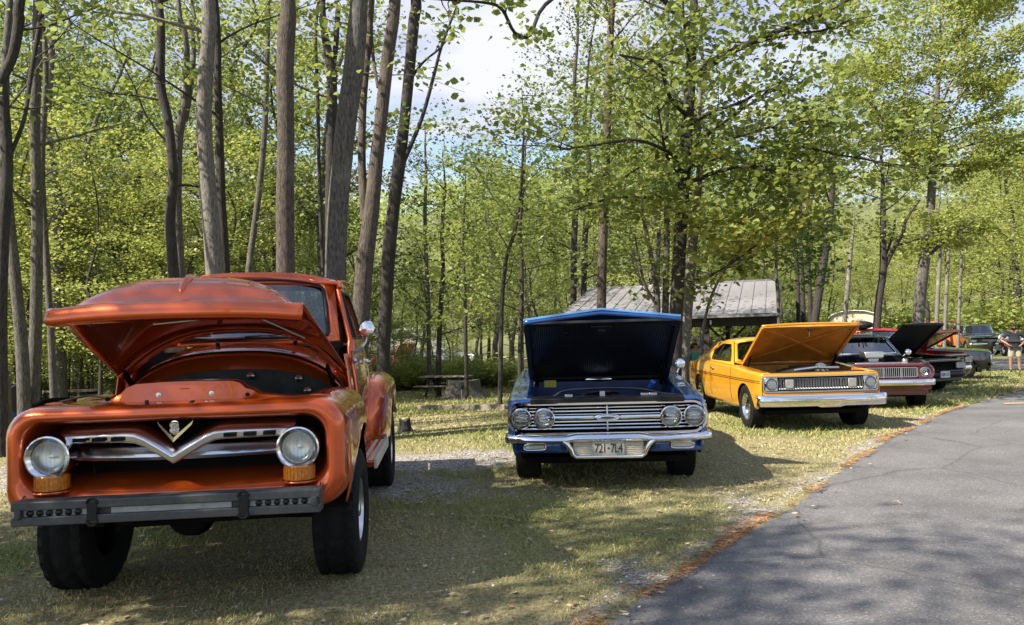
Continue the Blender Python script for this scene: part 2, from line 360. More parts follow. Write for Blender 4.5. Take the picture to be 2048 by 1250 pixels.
def fast_mesh(name, V, nper, m_, tone=None):
    """V: (N*nper,3) polygons of nper verts each"""
    N = len(V)//nper; me = bpy.data.meshes.new(name); me.vertices.add(N*nper); me.vertices.foreach_set('co', np.ascontiguousarray(V, np.float32).reshape(-1))
    me.loops.add(N*nper); me.loops.foreach_set('vertex_index', np.arange(N*nper, dtype=np.int32)); me.polygons.add(N); me.polygons.foreach_set('loop_start', np.arange(0, N*nper, nper, dtype=np.int32))
    if tone is not None: a = me.attributes.new('tone', 'FLOAT', 'FACE'); a.data.foreach_set('value', tone.astype(np.float32))
    me.update(calc_edges=True)
    if m_: me.materials.append(m_)
    return me
def tonemat(name, stops, rough=.9, trans=0):
    m, nt, n, b, L = nodes(name); a = n.new('ShaderNodeAttribute'); a.attribute_name = 'tone'; r_ = n.new('ShaderNodeValToRGB'); e = r_.color_ramp.elements
    while len(e) < len(stops): e.new(.5)
    for q, (p, c) in zip(e, stops): q.position = p; q.color = (*c, 1)
    L(a.outputs['Fac'], r_.inputs[0]); L(r_.outputs[0], b.inputs['Base Color']); b.inputs['Roughness'].default_value = rough; b.inputs['Specular IOR Level'].default_value = .25; return m
TV = np.vectorize(T)
def scatter(n, d0, d1, a0=-40, a1=40, k=1.0):
    """points spread round the camera stand, thinning with distance"""
    u = RNG.random(n); d = d0*(d1/d0)**(u**k); a = np.radians(a0+(a1-a0)*RNG.random(n)); return d*np.sin(a), d*np.cos(a), d
def build_grass():
    x, y, d = scatter(400000, 2.6, 34)
    g = gravel(x, y); gr = green(x, y); n = fbm(x, y, 6)
    keep = (x < _rx(y)-.05) & (RNG.random(len(x)) > g*1.1) & (n > .30)
    x, y, d, gr = x[keep], y[keep], d[keep], gr[keep]; N = len(x); z = TV(x, y)-.004
    h = (.009+.017*RNG.random(N)**2+.024*gr*RNG.random(N)*np.clip(d/9, .35, 1.3))*(1+.03*d)*(1+1.2*(fbm(x+9, y, 3.1) > .62)*RNG.random(N)*np.clip(d/8-.3, 0, 1)); w = .0017*np.maximum(1, d/3.6)*(1+RNG.random(N)*.6); a = RNG.random(N)*2*np.pi
    lean = h*(.4+1.1*RNG.random(N)); la = RNG.random(N)*2*np.pi
    V = np.zeros((N, 3, 3)); V[:, 0] = np.stack([x-w*np.cos(a), y-w*np.sin(a), z], -1); V[:, 1] = np.stack([x+w*np.cos(a), y+w*np.sin(a), z], -1); V[:, 2] = np.stack([x+lean*np.cos(la), y+lean*np.sin(la), z+h], -1)
    tone = np.clip(.20+.35*RNG.random(N)+.55*gr*RNG.random(N)**.6, 0, 1)
    m = tonemat('grass_blades', [(.0, (.26, .20, .11)), (.25, (.43, .375, .19)), (.5, (.31, .29, .115)), (1, (.17, .21, .05))])
    o = link('grass', fast_mesh('grass', V.reshape(-1, 3), 3, m, tone), smooth=0); tag(o, 'short patchy spring grass growing around the parked cars', 'grass', kind='stuff')
def build_stones():
    x, y, d = scatter(40000, 2.6, 16, k=.9); g = gravel(x, y)
    keep = (RNG.random(len(x)) < g*.9+.10) & (x < _rx(y)-.03); x, y, d = x[keep], y[keep], d[keep]; N = len(x); z = TV(x, y)
    s = (.004+.010*RNG.random(N)**2.2)*np.maximum(1, d/7); base = np.array([(1, 0, 0), (0, 1, 0), (-1, 0, 0), (0, -1, 0), (0, 0, 1), (0, 0, -1)], float)
    tri = [(0, 1, 4), (1, 2, 4), (2, 3, 4), (3, 0, 4), (1, 0, 5), (2, 1, 5), (3, 2, 5), (0, 3, 5)]
    P = base[None]*s[:, None, None]*(.6+.8*RNG.random((N, 6, 1)))*np.array([1, 1, .65]); a = RNG.random(N)*6.28; c, sn = np.cos(a), np.sin(a)
    Q = P.copy(); Q[..., 0] = P[..., 0]*c[:, None]-P[..., 1]*sn[:, None]; Q[..., 1] = P[..., 0]*sn[:, None]+P[..., 1]*c[:, None]
    Q += np.stack([x, y, z+s*.25], -1)[:, None]; V = Q[:, tri].reshape(-1, 3); tone = np.repeat(RNG.random(N), 8)
    m = tonemat('gravel_stone', [(0, (.15, .125, .10)), (.6, (.33, .30, .26)), (1, (.58, .55, .50))])
    o = link('gravel', fast_mesh('gravel', V, 3, m, tone), smooth=0); tag(o, 'loose grey gravel stones in worn patches of the lawn', 'gravel', kind='stuff')
def build_litter():
    # pine needles along the road edge plus scattered dead leaves
    N = 4200; y = 2.8*(22/2.8)**RNG.random(N); off = -np.abs(RNG.normal(0, .10, N))+.04; x = _rx(y)+off+.05*np.sin(y*3); keep = fbm(x, y, 1.7) > .50; x, y = x[keep], y[keep]
    x2, y2, d2 = scatter(2500, 2.6, 26); k2 = x2 < _rx(y2)+.3; x2, y2 = x2[k2], y2[k2]
    X = np.concatenate([x, x2]); Y = np.concatenate([y, y2]); N = len(X); isl = np.arange(N) >= len(x); d = np.hypot(X, Y)
    z = TV(X, Y)+.012+.014*RNG.random(N)+.022*(X > _rx(Y)+.01); L_ = np.where(isl, .012+.02*RNG.random(N), .025+.035*RNG.random(N)); w = np.where(isl, L_*.55, .0022)*np.maximum(1, d/5); a = RNG.random(N)*6.28
    dx, dy = np.cos(a), np.sin(a); V = np.zeros((N, 4, 3)); tilt = (RNG.random(N)-.3)*.012
    V[:, 0] = np.stack([X-dx*L_, Y-dy*L_, z], -1); V[:, 1] = np.stack([X-dy*w, Y+dx*w, z+tilt], -1); V[:, 2] = np.stack([X+dx*L_, Y+dy*L_, z+.004], -1); V[:, 3] = np.stack([X+dy*w, Y-dx*w, z], -1)
    tone = np.where(isl, RNG.random(N)*.5+.5, RNG.random(N)*.5)
    m = tonemat('leaf_litter', [(0, (.22, .10, .04)), (.5, (.36, .19, .08)), (.55, (.18, .11, .06)), (1, (.48, .38, .24))])
    o = link('pine_needles', fast_mesh('pine_needles', V.reshape(-1, 3), 4, m, tone), smooth=0); tag(o, 'rusty pine needles and dead leaves along the asphalt edge', 'pine needles', kind='stuff')
build_grass(); build_stones(); build_litter()
def build_sticks():
    M_ = mat('dry_twig', (.30, .23, .15), .9, var=.3, vscale=40)
    for (u0, v0, u1, v1), lab in (((935, 1037, 1030, 1042), 'long thin dry twig lying on the grass before the blue car'), ((1428, 1095, 1465, 1093), 'pale twig lying at the asphalt edge'), ((700, 1128, 760, 1122), 'straw coloured stalk lying beside the truck tyre'), ((1785, 1014, 1802, 1016), 'tiny pale stick lying on the open asphalt')):
        a, c = gnd(u0, v0), gnd(u1, v1); q = (a+c)/2; dz = .012+(.026 if a.x > road_x(a.y) else 0)
        b = MB(); b.tube(bez([a+Vector((0, 0, dz)), q+Vector((.02, .03, dz+.012)), c+Vector((0, 0, dz))], 4), [.004]*9, 6); o = b.build('twig', M_); tag(o, lab, 'twig')
build_sticks()
# ================================================================ trees
LEAF_MID = leafmat('leaf_mid', (.105, .150, .024), (.270, .325, .075), .50)
LEAF_LIGHT = leafmat('leaf_light', (.170, .215, .036), (.365, .405, .100), .50)
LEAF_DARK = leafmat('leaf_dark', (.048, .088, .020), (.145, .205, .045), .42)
LEAF_BUD = leafmat('leaf_bud', (.20, .16, .05), (.36, .33, .12), .4)
BARK_G = barkmat('bark_grey', (.055, .048, .040), (.150, .134, .112))
BARK_B = barkmat('bark_brown', (.045, .034, .026), (.130, .100, .076), 1.0, 1.0)
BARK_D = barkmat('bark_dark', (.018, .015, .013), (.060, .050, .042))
BARK_P = barkmat('bark_pale', (.10, .09, .075), (.235, .212, .182), 1.4, .5)
def leaf_mesh(name, P, S, m_, rg, tone, flat=.75, shape='leaf'):
    N = len(P); nrm = np.stack([rg.normal(0, flat, N), rg.normal(0, flat, N), np.ones(N)], -1); nrm /= np.linalg.norm(nrm, axis=1)[:, None]
    a = rg.random(N)*6.283; t = np.stack([np.cos(a), np.sin(a), np.zeros(N)], -1); t -= nrm*(t*nrm).sum(1)[:, None]; t /= np.linalg.norm(t, axis=1)[:, None]; bt = np.cross(nrm, t)
    L = [(-.5, 0, 0), (-.22, .36, .08), (.12, .42, .10), (.62, 0, -.06), (.12, -.42, .10), (-.22, -.36, .08)]
    V = np.zeros((N, 6, 3))
    for i, (p, q, r_) in enumerate(L): V[:, i] = P+(t*p+bt*q+nrm*r_)*S[:, None]*(1+.25*(rg.random((N, 1))-.5))
    return fast_mesh(name, V.reshape(-1, 3), 6, m_, tone)
class Tree:
    def __init__(s, seed, leaf=.10, dens=1.0, flat=.75): s.w = MB(); s.P = []; s.S = []; s.Tn = []; s.rg = random.Random(seed); s.np = np.random.default_rng(seed); s.leaf = leaf; s.dens = dens; s.flat = flat
    def wood(s, pts, r, n=8, sub=4, smooth=True):
        if smooth and len(pts) > 2: p2 = bez(pts, sub); rr = [r[min(int(i/sub), len(r)-2)]*(1-(i/sub-int(min(i/sub, len(r)-2))))+r[min(int(i/sub)+1, len(r)-1)]*(i/sub-int(min(i/sub, len(r)-2))) for i in range(len(p2))]
        else: p2, rr = pts, r
        s.w.tube(p2, rr, n)
    def cluster(s, pts, n, sx, sz):
        n = int(n*s.dens)
        if n < 1: return
        pts = np.array([tuple(p) for p in pts]); k = s.np.integers(0, len(pts), n); off = s.np.normal(0, 1, (n, 3))*np.array([sx, sx, sz]); s.P.append(pts[k]+off)
        s.S.append(s.leaf*(.5+.9*s.np.random(n))); base = s.np.random()*.5; s.Tn.append(np.clip(base+s.np.random(n)*.5, 0, 1))
    def branch(s, p, d, L, r, level, grav=.0, leafn=40, sx=.25, sz=.12, maxl=2, kids=4, up=.10):
        rg = s.rg; pts = [Vector(p)]; d = Vector(d).normalized(); n = 5; rr = [r]
        for i in range(n):
            d = (d+Vector((rg.gauss(0, .16), rg.gauss(0, .16), rg.gauss(0, .10)+up*.4-grav))).normalized(); pts.append(pts[-1]+d*(L/n)); rr.append(max(.003, r*(1-.8*(i+1)/n)))
        s.wood(pts, rr, 6 if level == 1 else 4, 2, level == 1)
        if level < maxl:
            for k in range(kids):
                t = .30+.70*(k+rg.random())/kids; i = min(n-1, int(t*n)); q = pts[i].lerp(pts[i+1], t*n-i) if i+1 < len(pts) else pts[-1]
                dd = (pts[min(i+1, n)]-pts[i]).normalized(); az = rg.uniform(-1, 1); side = Vector((-dd.y, dd.x, 0)); 
                if side.length < .05: side = Vector((rg.uniform(-1, 1), rg.uniform(-1, 1), 0))
                side.normalize(); nd = (dd*.65+side*(1 if k % 2 else -1)*rg.uniform(.5, 1.0)+Vector((0, 0, rg.uniform(-.25, .35)))).normalized()
                s.branch(q, nd, L*rg.uniform(.35, .6), max(.004, r*.42), level+1, grav, leafn, sx, sz, maxl, kids)
            s.cluster(pts[3:], leafn*.6, sx, sz)
        else: s.cluster(pts[1:], leafn, sx, sz)
        return pts
    def finish(s, name, label, cat, loc, bark, leafm, group=None, rz=0):
        o = thing(name, label, cat, loc, rz, group); L_ = Vector(loc)
        me = s.w.mesh('trunk'); tr = link('trunk', me, bark, o, smooth=60)
        me.transform(Matrix.Translation(-L_))
        if s.P:
            P = np.concatenate(s.P)-np.array(L_); S = np.concatenate(s.S); tn = np.concatenate(s.Tn)
            cm = leaf_mesh('crown', P, S, leafm, s.np, tn, s.flat); cr = link('crown', cm, None, o, smooth=0)
        return o
def template(seed, kind):
    """returns a top-level tree standing at the origin, height 10"""
    if kind == 'tall':
        t = Tree(seed, .080); rg = t.rg; H = 10.0; pts = [Vector((0, 0, -.15))]; n = 7
        for i in range(n): pts.append(Vector((rg.gauss(0, .10)*(i+1)*.5, rg.gauss(0, .10)*(i+1)*.5, H*(i+1)/n)))
        rr = [.15*(1-.9*i/n)*(1.35 if i == 0 else 1) for i in range(n+1)]; t.wood(pts, rr, 8, 3)
        for k in range(20):
            q = .28+.70*(k+rg.random()*.8)/20; i = min(n-1, int(q*n)); p = pts[i].lerp(pts[i+1], q*n-i); a = k*2.4+rg.random(); e = rg.uniform(.15, .7)+.4*q
            t.branch(p, (math.cos(a), math.sin(a), e), (2.5-1.6*q)*rg.uniform(.8, 1.15), .035*(1.2-q), 1, leafn=58, sx=.27, sz=.12, kids=4)
    elif kind == 'under':
        t = Tree(seed, .088, flat=.5); rg = t.rg; H = 10.0; pts = [Vector((0, 0, -.15))]; n = 7
        for i in range(n): pts.append(Vector((rg.gauss(0, .16)*(i+1)*.5, rg.gauss(0, .16)*(i+1)*.5, H*(i+1)/n)))
        rr = [.085*(1-.92*i/n)*(1.3 if i == 0 else 1) for i in range(n+1)]; t.wood(pts, rr, 7, 3)
        for k in range(26):
            q = .12+.86*(k+rg.random()*.8)/26; i = min(n-1, int(q*n)); p = pts[i].lerp(pts[i+1], q*n-i); a = k*2.4+rg.random(); e = rg.uniform(.0, .4)+.3*q
            t.branch(p, (math.cos(a), math.sin(a), e), (3.1-2.2*q)*rg.uniform(.8, 1.2), .022*(1.2-q), 1, leafn=46, sx=.28, sz=.08, kids=4)
    else:
        t = Tree(seed, .075, flat=.9); rg = t.rg; t.w.tube([(0, 0, -.05), (0, 0, .3)], [.03, .02], 5)
        for k in range(16):
            a = k*2.4; t.branch((rg.gauss(0, .1), rg.gauss(0, .1), .05), (math.cos(a)*.6, math.sin(a)*.6, rg.uniform(.6, 1.6)), rg.uniform(.7, 1.2), .012, 1, leafn=34, sx=.12, sz=.10, kids=3)
    return t
def clone(proto, x, y, h, rz, label, group=None, sxy=1.0, z=None, cat=None):
    c = copy_tree(proto); c.location = (x, y, (T(x, y) if z is None else z)); c.rotation_euler = (0, 0, rz); s = h/10; c.scale = (s*sxy, s*sxy, s); c['label'] = label
    if group: c['group'] = group
    elif 'group' in c: del c['group']
    if cat: c['category'] = cat
    return c
def traced(name, label, Y, px, bark, seed, leafm=None, top=None, limbs=6, h0=4.0, L=2.6, leafn=60, leaf=.10, px_limbs=(), base=True, extra_up=7.0, kids=5, dens=.42, cat='tree', lean_y=0.0, flat=.7):
    """px: (u, v, width_px) from bottom to top; the trunk continues above the last point"""
    t = Tree(seed, leaf, dens, flat); rg = t.rg; P = [at(u, v, Y+lean_y*i) for i, (u, v, w_) in enumerate(px)]; W = [w_*(Y/FPX)/2 for _, _, w_ in px]
    if base:
        g = Vector((P[0].x+(P[0].x-P[1].x)*.2, P[0].y, T(P[0].x, P[0].y)-.12)); mid = g.lerp(P[0], .30)
        if P[0].z-g.z > .5: P = [g, g.lerp(P[0], .12), mid]+P; W = [W[0]*1.75, W[0]*1.25, W[0]*1.07]+W
        else: P = [g]+P; W = [W[0]*1.5]+W
    if extra_up:
        d = (P[-1]-P[-2]).normalized(); d = (d+Vector((0, 0, .8))).normalized()
        for k in range(4): P.append(P[-1]+(d+Vector((rg.gauss(0, .07), rg.gauss(0, .07), 0)))*extra_up/4); W.append(W[-1]*.74)
    t.wood(P, W, 12, 5)
    zs = [p.z for p in P]; zt = zs[-1]
    for k in range(limbs):
        z = h0+(zt-h0)*(k+.6*rg.random())/max(1, limbs); i = max(j for j in range(len(zs)-1) if zs[j] <= z or j == 0); f = min(1, max(0, (z-zs[i])/(zs[i+1]-zs[i]+1e-6))); p = P[i].lerp(P[i+1], f); a = k*2.4+seed+rg.random()
        t.branch(p, (math.cos(a), math.sin(a), rg.uniform(.1, .75)), L*rg.uniform(.7, 1.2), max(.012, W[min(i, len(W)-1)]*.32), 1, leafn=leafn, sx=.26, sz=.13, kids=kids)
    for pl in px_limbs:
        Y0, Y1, pts, lf = pl['Y'][0], pl['Y'][1], pl['p'], pl.get('leafn', leafn); n = len(pts)
        Q = [at(u, v, Y0+(Y1-Y0)*i/(n-1)) for i, (u, v, w_) in enumerate(pts)]; RW = [max(.004, w_*((Y0+(Y1-Y0)*i/(n-1))/FPX)/2) for i, (_, _, w_) in enumerate(pts)]; t.wood(Q, RW, 7, 4)
        Qs = bez(Q, 4)
        for k in range(pl.get('kids', 7)):
            i = int(len(Qs)*(.25+.75*(k+rg.random())/pl.get('kids', 7))); i = min(i, len(Qs)-1); a = rg.uniform(0, 6.28)
            t.branch(Qs[i], (math.cos(a), math.sin(a), rg.uniform(-.35, .4)), pl.get('L', 1.3)*rg.uniform(.6, 1.2), .012, 1, leafn=lf, sx=pl.get('sx', .24), sz=.14, kids=3, grav=pl.get('grav', .02))
    return t.finish(name, label, cat, tuple(Vector((P[0].x, P[0].y, T(P[0].x, P[0].y)))), bark, leafm or LEAF_MID)
# ================================================================ pavilion, tables, stumps and other things
WOODG = mat('weathered_wood', (.20, .165, .12), .85, var=.35, vscale=14, bump=.3, bscale=40)
WOODD = mat('dark_timber', (.030, .022, .018), .8, var=.35, vscale=10)
def build_pavilion():
    ME = mat('metal_roofing', (.25, .235, .225), .5, .3, var=.18, vscale=2)
    o = thing('pavilion', 'open timber picnic pavilion with grey standing-seam metal roof', 'pavilion', (1.55, 25.2, T(4, 26)), R(-20))
    L, S, ez, rz = 7.1, 5.0, 2.66, 3.92     # eave length, half span, eave and ridge height
    n = 17; pw = L/n
    pm = MB(); pm.box((pw/2, 0, 0), (pw-.012, 1, .018)); me = pm.mesh('roof_panel'); sm = MB(); sm.box((0, 0, .018), (.03, 1, .035)); ms = sm.mesh('seam')
    ln = math.hypot(S+.3, (rz-ez)*(S+.3)/S); an = math.atan2(rz-ez, S)
    for sd in (0, 1):
        for k in range(n):
            p = link('roof_panel', me, ME if sd == 0 and k == 0 else None, o, smooth=0); p.scale = (1, ln, 1)
            cy = S/2-.15 if sd == 0 else 1.5*S+.15; p.location = (k*pw, cy, (ez+rz)/2-.04); p.rotation_euler = (an if sd == 0 else -an, 0, 0)
            q = link('roof_seam', ms, ME if sd == 0 and k == 0 else None, o, smooth=0); q.scale = (1, ln, 1); q.location = (k*pw, cy, (ez+rz)/2-.04); q.rotation_euler = p.rotation_euler
    part('ridge_cap', ME, o, lambda b: b.grid([[(x, S-.18, rz-.03), (x, S, rz+.03), (x, S+.18, rz-.03)] for x in (-.05, L+.05)]), solid=.01)
    part('eave_trim', ME, o, lambda b: [b.box((L/2, y, ez-.13), (L+.1, .03, .07)) for y in (-.33, 2*S+.33)], split=True)
    for x in (.25, L-.25): part('gable', WOODD, o, lambda b: b.prism if False else b.add([(x-.03, .1, ez-.1), (x-.03, 2*S-.1, ez-.1), (x-.03, S, rz-.14), (x+.03, .1, ez-.1), (x+.03, 2*S-.1, ez-.1), (x+.03, S, rz-.14)], [(0, 1, 2), (3, 5, 4), (0, 3, 4, 1), (1, 4, 5, 2), (2, 5, 3, 0)]))
    for y in (.12, 2*S-.12): part('beam', WOODD, o, lambda b: b.box((L/2, y, ez-.28), (L, .14, .28)))
    for k in range(8): part('rafter', WOODD, o, lambda b: (b.beam((.4+k*.97, .05, ez-.10), (.4+k*.97, S, rz-.14), .05, .12), b.beam((.4+k*.97, 2*S-.05, ez-.10), (.4+k*.97, S, rz-.14), .05, .12)))
    for y in (.12, 2*S-.12):
        for x in (.35, 2.6, 4.9, 7.25):
            part('post', WOODD, o, lambda b: b.box((x, y, (ez-.4)/2), (.17, .17, ez-.4)))
            for s in (-1, 1):
                if 0 < x+s*.8 < L: part('brace', WOODD, o, lambda b: b.beam((x+s*.06, y, ez-1.15), (x+s*.78, y, ez-.42), .10, .08))
    part('lamp', mat('lamp_white', (.7, .7, .68), .5), o, lambda b: b.box((5.05, -.02, ez-.30), (.06, .06, .14)), bevel=.01)
    part('back_wall', mat('board_wall', (.06, .05, .042), .85, var=.4, vscale=4), o, lambda b: b.box((5.4, 6.0, .75), (3.6, .10, 1.5)))
    part('floor_slab', mat('concrete', (.30, .29, .27), .9, var=.15), o, lambda b: b.box((L/2, S, -.02), (L+.2, 2*S, .12)))
    # small shed further back
    p = at(1522, 668, 52); z = T(p.x, p.y)
    s = thing('shed', 'small open shed with pale roof far beyond the pavilion', 'shed', (p.x, p.y, z), R(-10))
    part('roof', mat('pale_roof', (.55, .52, .50), .6, var=.1), s, lambda b: b.add([(-2.6, -2, 2.2), (2.6, -2, 2.2), (2.6, 0, 3.1), (-2.6, 0, 3.1), (2.6, 2, 2.2), (-2.6, 2, 2.2)], [(0, 1, 2, 3), (3, 2, 4, 5)]), solid=.06)
    part('wall', WOODD, s, lambda b: b.box((0, 1.7, 1.05), (4.8, .1, 2.1))); part('beam', WOODD, s, lambda b: b.box((0, -1.7, 2.05), (5, .14, .24)))
    for x in (-2.3, 0, 2.3): part('post', WOODG, s, lambda b: b.box((x, -1.7, .97), (.15, .15, 1.95)))
build_pavilion()
def build_tables():
    o = thing('picnic_table', 'weathered picnic table next to the tree stump in the clearing', 'picnic table', (0, 0, 0), 0)
    L = 1.85
    for k in range(5): part('top_plank', WOODG, o, lambda b: b.box((0, -.30+.15*k, .75+.004*(k % 2)), (L, .14, .04)), bevel=.006)
    for s in (-1, 1):
        for k in range(2): part('seat_plank', WOODG, o, lambda b: b.box((0, s*(.66+.14*k), .45), (L, .13, .04)), bevel=.006)
    for x in (-.62, .62):
        part('seat_beam', WOODD, o, lambda b: b.box((x, 0, .40), (.045, 1.55, .10))); part('top_beam', WOODD, o, lambda b: b.box((x, 0, .685), (.045, .7, .09)))
        for s in (-1, 1): part('leg', WOODD, o, lambda b: b.beam((x+.046, s*.22, .70), (x+.046, s*.62, .0), .045, .10, upv=(0, 1, 0)))
    p = at(893, 789, 26.5); o.location = (p.x, p.y, T(p.x, p.y)); o.rotation_euler = (0, 0, R(-14))
    c = copy_tree(o); p = at(150, 802, 23); c.location = (p.x, p.y, T(p.x, p.y)); c.rotation_euler = (0, 0, R(-6)); c['label'] = 'weathered picnic table under the trees at the left of the truck'
build_tables()
def build_small():
    BK = BARK_G
    # stump beside the table
    def stump(b, r_, h, n=40, seed=1, rough=.12):
        rg = random.Random(seed); ph = [rg.uniform(0, 6) for _ in range(4)]
        def R_(a, t): return r_*(1+rough*(math.sin(3*a+ph[0])*.5+math.sin(5*a+ph[1])*.35+math.sin(9*a+ph[2])*.2))*(1+.55*(1-t)**3)
        rows = [[(R_(a, t)*math.cos(a), R_(a, t)*math.sin(a), h*t+(.03*math.sin(2*a+ph[3]) if t == 1 else 0)) for a in [2*math.pi*k/n for k in range(n)]] for t in (-.1, 0, .1, .25, .5, .75, 1)]
        b.grid(rows, cu=True); top = rows[-1]; k = len(b.v); b.add(top+[(0, 0, h-.01)], [(i, (i+1) % n, n) for i in range(n)])
    p = at(927, 793, 25.2); o = part('tree_stump', BK, None, lambda b: stump(b, .55, .62), smooth=60); o.location = (p.x, p.y, T(p.x, p.y)); tag(o, 'broad old tree stump beside the picnic table', 'stump')
    p = gnd(808, 862); o = part('tree_stump', BARK_D, None, lambda b: stump(b, .085, .19, 24, 4, .3), smooth=40); o.location = (p.x, p.y, p.z); tag(o, 'small jagged dark stump in the grass behind the truck', 'stump')
    # timber edging
    a, c = gnd(838, 820), gnd(1012, 819); o = MB().beam(a+Vector((0, 0, .05)), c+Vector((0, 0, .05)), .12, .13).build('landscape_timber', WOODG, bevel=.015); tag(o, 'long weathered timber edging the horseshoe pit', 'timber')
    p = gnd(924, 819); o = MB().tube([p, p+Vector((0, 0, .52))], .010, 6).build('stake', STEEL); tag(o, 'thin metal stake by the timber with dark knob on top', 'stake')
    part('knob', BLACK, o, lambda b: b.lathe([(.001, -.06), (.05, -.05), (.06, 0), (.05, .05), (.001, .06)], p+Vector((0, 0, .52)), ax=(0, 0, 1), n=12))
    # barrel at the left edge
    p = at(22, 828, 14.4); o = thing('trash_barrel', 'blue trash barrel with black liner between the left trunks', 'barrel', (p.x, p.y, T(p.x, p.y)))
    def drum(b): b.lathe([(.27, 0), (.285, .02), (.28, .28), (.292, .30), (.28, .32), (.28, .58), (.292, .60), (.28, .62), (.285, .86), (.29, .88), (.26, .88), (.25, .2)], ax=(0, 0, 1), n=32)
    part('drum', mat('barrel_blue', (.02, .09, .26), .5, var=.2), o, drum); part('liner', mat('liner_black', (.012, .012, .013), .35), o, lambda b: b.grid([[(r_*math.cos(a)*(1+.03*math.sin(9*a)), r_*math.sin(a)*(1+.03*math.sin(9*a)), z+.03*math.sin(7*a)) for a in [2*math.pi*k/48 for k in range(48)]] for r_, z in ((.31, .42), (.305, .7), (.30, .90), (.26, .91), (.24, .6))], cu=True), smooth=60)
build_small()
# ================================================================ the wood: individually placed trees
def build_traced():
    A = traced
    A('forest_tree', 'dark crooked tree with a sharp sideways bend near the barrel', 10.5, [(2, 620, 22), (6, 480, 22), (14, 330, 22), (6, 190, 18), (2, 165, 18), (26, 110, 18), (38, 40, 20), (40, 0, 19)], BARK_D, 1, px_limbs=[dict(Y=(10.5, 11), p=[(16, 320, 9), (48, 240, 8), (62, 150, 9), (85, 20, 10)], kids=4, leafn=40)], h0=6, limbs=5)
    A('forest_tree', 'stout grey trunk standing right beside the blue barrel', 12.5, [(-4, 770, 42), (-22, 640, 36), (-36, 400, 32), (-48, 100, 28)], BARK_G, 2, limbs=4, h0=5)
    A('forest_tree', 'pale lichen-spotted trunk leaning over the barrel', 14.2, [(48, 800, 24), (44, 700, 23), (32, 570, 21), (18, 430, 19), (12, 330, 18), (10, 150, 16)], BARK_G, 3, limbs=6, h0=4.5, leafn=45)
    A('forest_tree', 'straight grey trunk standing close against the lichen-spotted one', 14.6, [(66, 790, 25), (72, 640, 22), (74, 430, 20), (70, 260, 19), (74, 100, 18), (76, 0, 17)], BARK_G, 4, limbs=8, h0=3.6, leafn=45)
    A('forest_tree', 'thin stem leaning beside the left picnic table', 15.5, [(108, 790, 15), (100, 640, 12), (92, 500, 12), (84, 330, 11), (92, 120, 10)], BARK_G, 5, limbs=7, h0=3, leafn=40, L=2.0)
    A('forest_tree', 'forked grey trunk behind the left picnic table', 22, [(122, 745, 22), (118, 600, 20), (116, 460, 21), (112, 380, 17), (96, 260, 13), (102, 120, 12), (112, 0, 10)], BARK_G, 6, px_limbs=[dict(Y=(22, 22.5), p=[(118, 440, 12), (145, 390, 10), (168, 320, 9), (196, 230, 8), (235, 160, 6), (262, 90, 4)], kids=10, leafn=60)], limbs=8, h0=3, leafn=50)
    A('forest_tree', 'dark wavy trunk rising behind the open orange hood', 14, [(350, 600, 21), (345, 520, 21), (340, 440, 20), (346, 350, 19), (336, 240, 18), (321, 170, 19), (322, 60, 16), (318, 0, 15)], BARK_D, 7, limbs=7, h0=4.5, leafn=50)
    A('forest_tree', 'trunk splitting into two stems behind the orange hood', 15.5, [(363, 600, 18), (358, 500, 18), (354, 400, 18), (356, 290, 18), (362, 245, 17), (372, 190, 13), (372, 80, 11), (358, 20, 9)], BARK_G, 8, px_limbs=[dict(Y=(15.5, 15.8), p=[(358, 262, 10), (375, 220, 10), (388, 110, 9), (380, 40, 8)], kids=4)], limbs=8, h0=4, leafn=55)
    A('forest_tree', 'smooth pale grey trunk above the truck cab', 12, [(432, 600, 36), (428, 520, 35), (420, 420, 32), (412, 320, 31), (408, 220, 30), (414, 110, 29), (418, 30, 27)], BARK_P, 9, limbs=6, h0=6.2, leafn=45)
    A('forest_tree', 'dark slim trunk pressed close to the smooth grey one', 12.6, [(452, 600, 20), (448, 500, 20), (442, 400, 19), (440, 300, 16), (436, 180, 15), (434, 40, 12)], BARK_D, 10, limbs=7, h0=5, leafn=45)
    A('forest_tree', 'thin curving tree with sparse leaves against open sky', 19, [(492, 620, 15), (500, 520, 13), (516, 400, 12), (528, 280, 12), (533, 150, 11), (536, 0, 9)], BARK_G, 11, limbs=9, h0=4, leafn=20, L=2.2)
    A('forest_tree', 'thick brown flaky-barked trunk directly behind the truck cab', 10.5, [(571, 620, 38), (571, 520, 37), (570, 400, 36), (572, 280, 34), (570, 150, 35), (573, 70, 36), (576, 0, 30)], BARK_B, 12, limbs=6, h0=6.8, leafn=45)
    A('forest_tree', 'dark trunk forking in a Y behind the cab roof', 14.5, [(662, 640, 20), (661, 540, 20), (660, 420, 20), (662, 300, 20), (664, 190, 22), (661, 130, 20), (648, 60, 14), (645, 0, 12)], BARK_D, 13, px_limbs=[dict(Y=(14.5, 14.6), p=[(664, 150, 12), (672, 90, 11), (676, 20, 10)], kids=3)], limbs=7, h0=4.5, leafn=50)
    A('forest_tree', 'slender dark stem left of the big leaning trunk', 17, [(650, 620, 8), (640, 400, 8), (636, 220, 7), (632, 60, 6)], BARK_D, 14, limbs=7, h0=4, leafn=40, L=1.8)
    A('forest_tree', 'massive grey furrowed trunk leaning right beside the cab', 11, [(672, 640, 44), (671, 560, 44), (674, 440, 42), (684, 330, 41), (693, 240, 42), (706, 150, 42), (714, 60, 40), (718, 0, 36)], BARK_G, 15, limbs=5, h0=7.4, leafn=30, L=1.8)
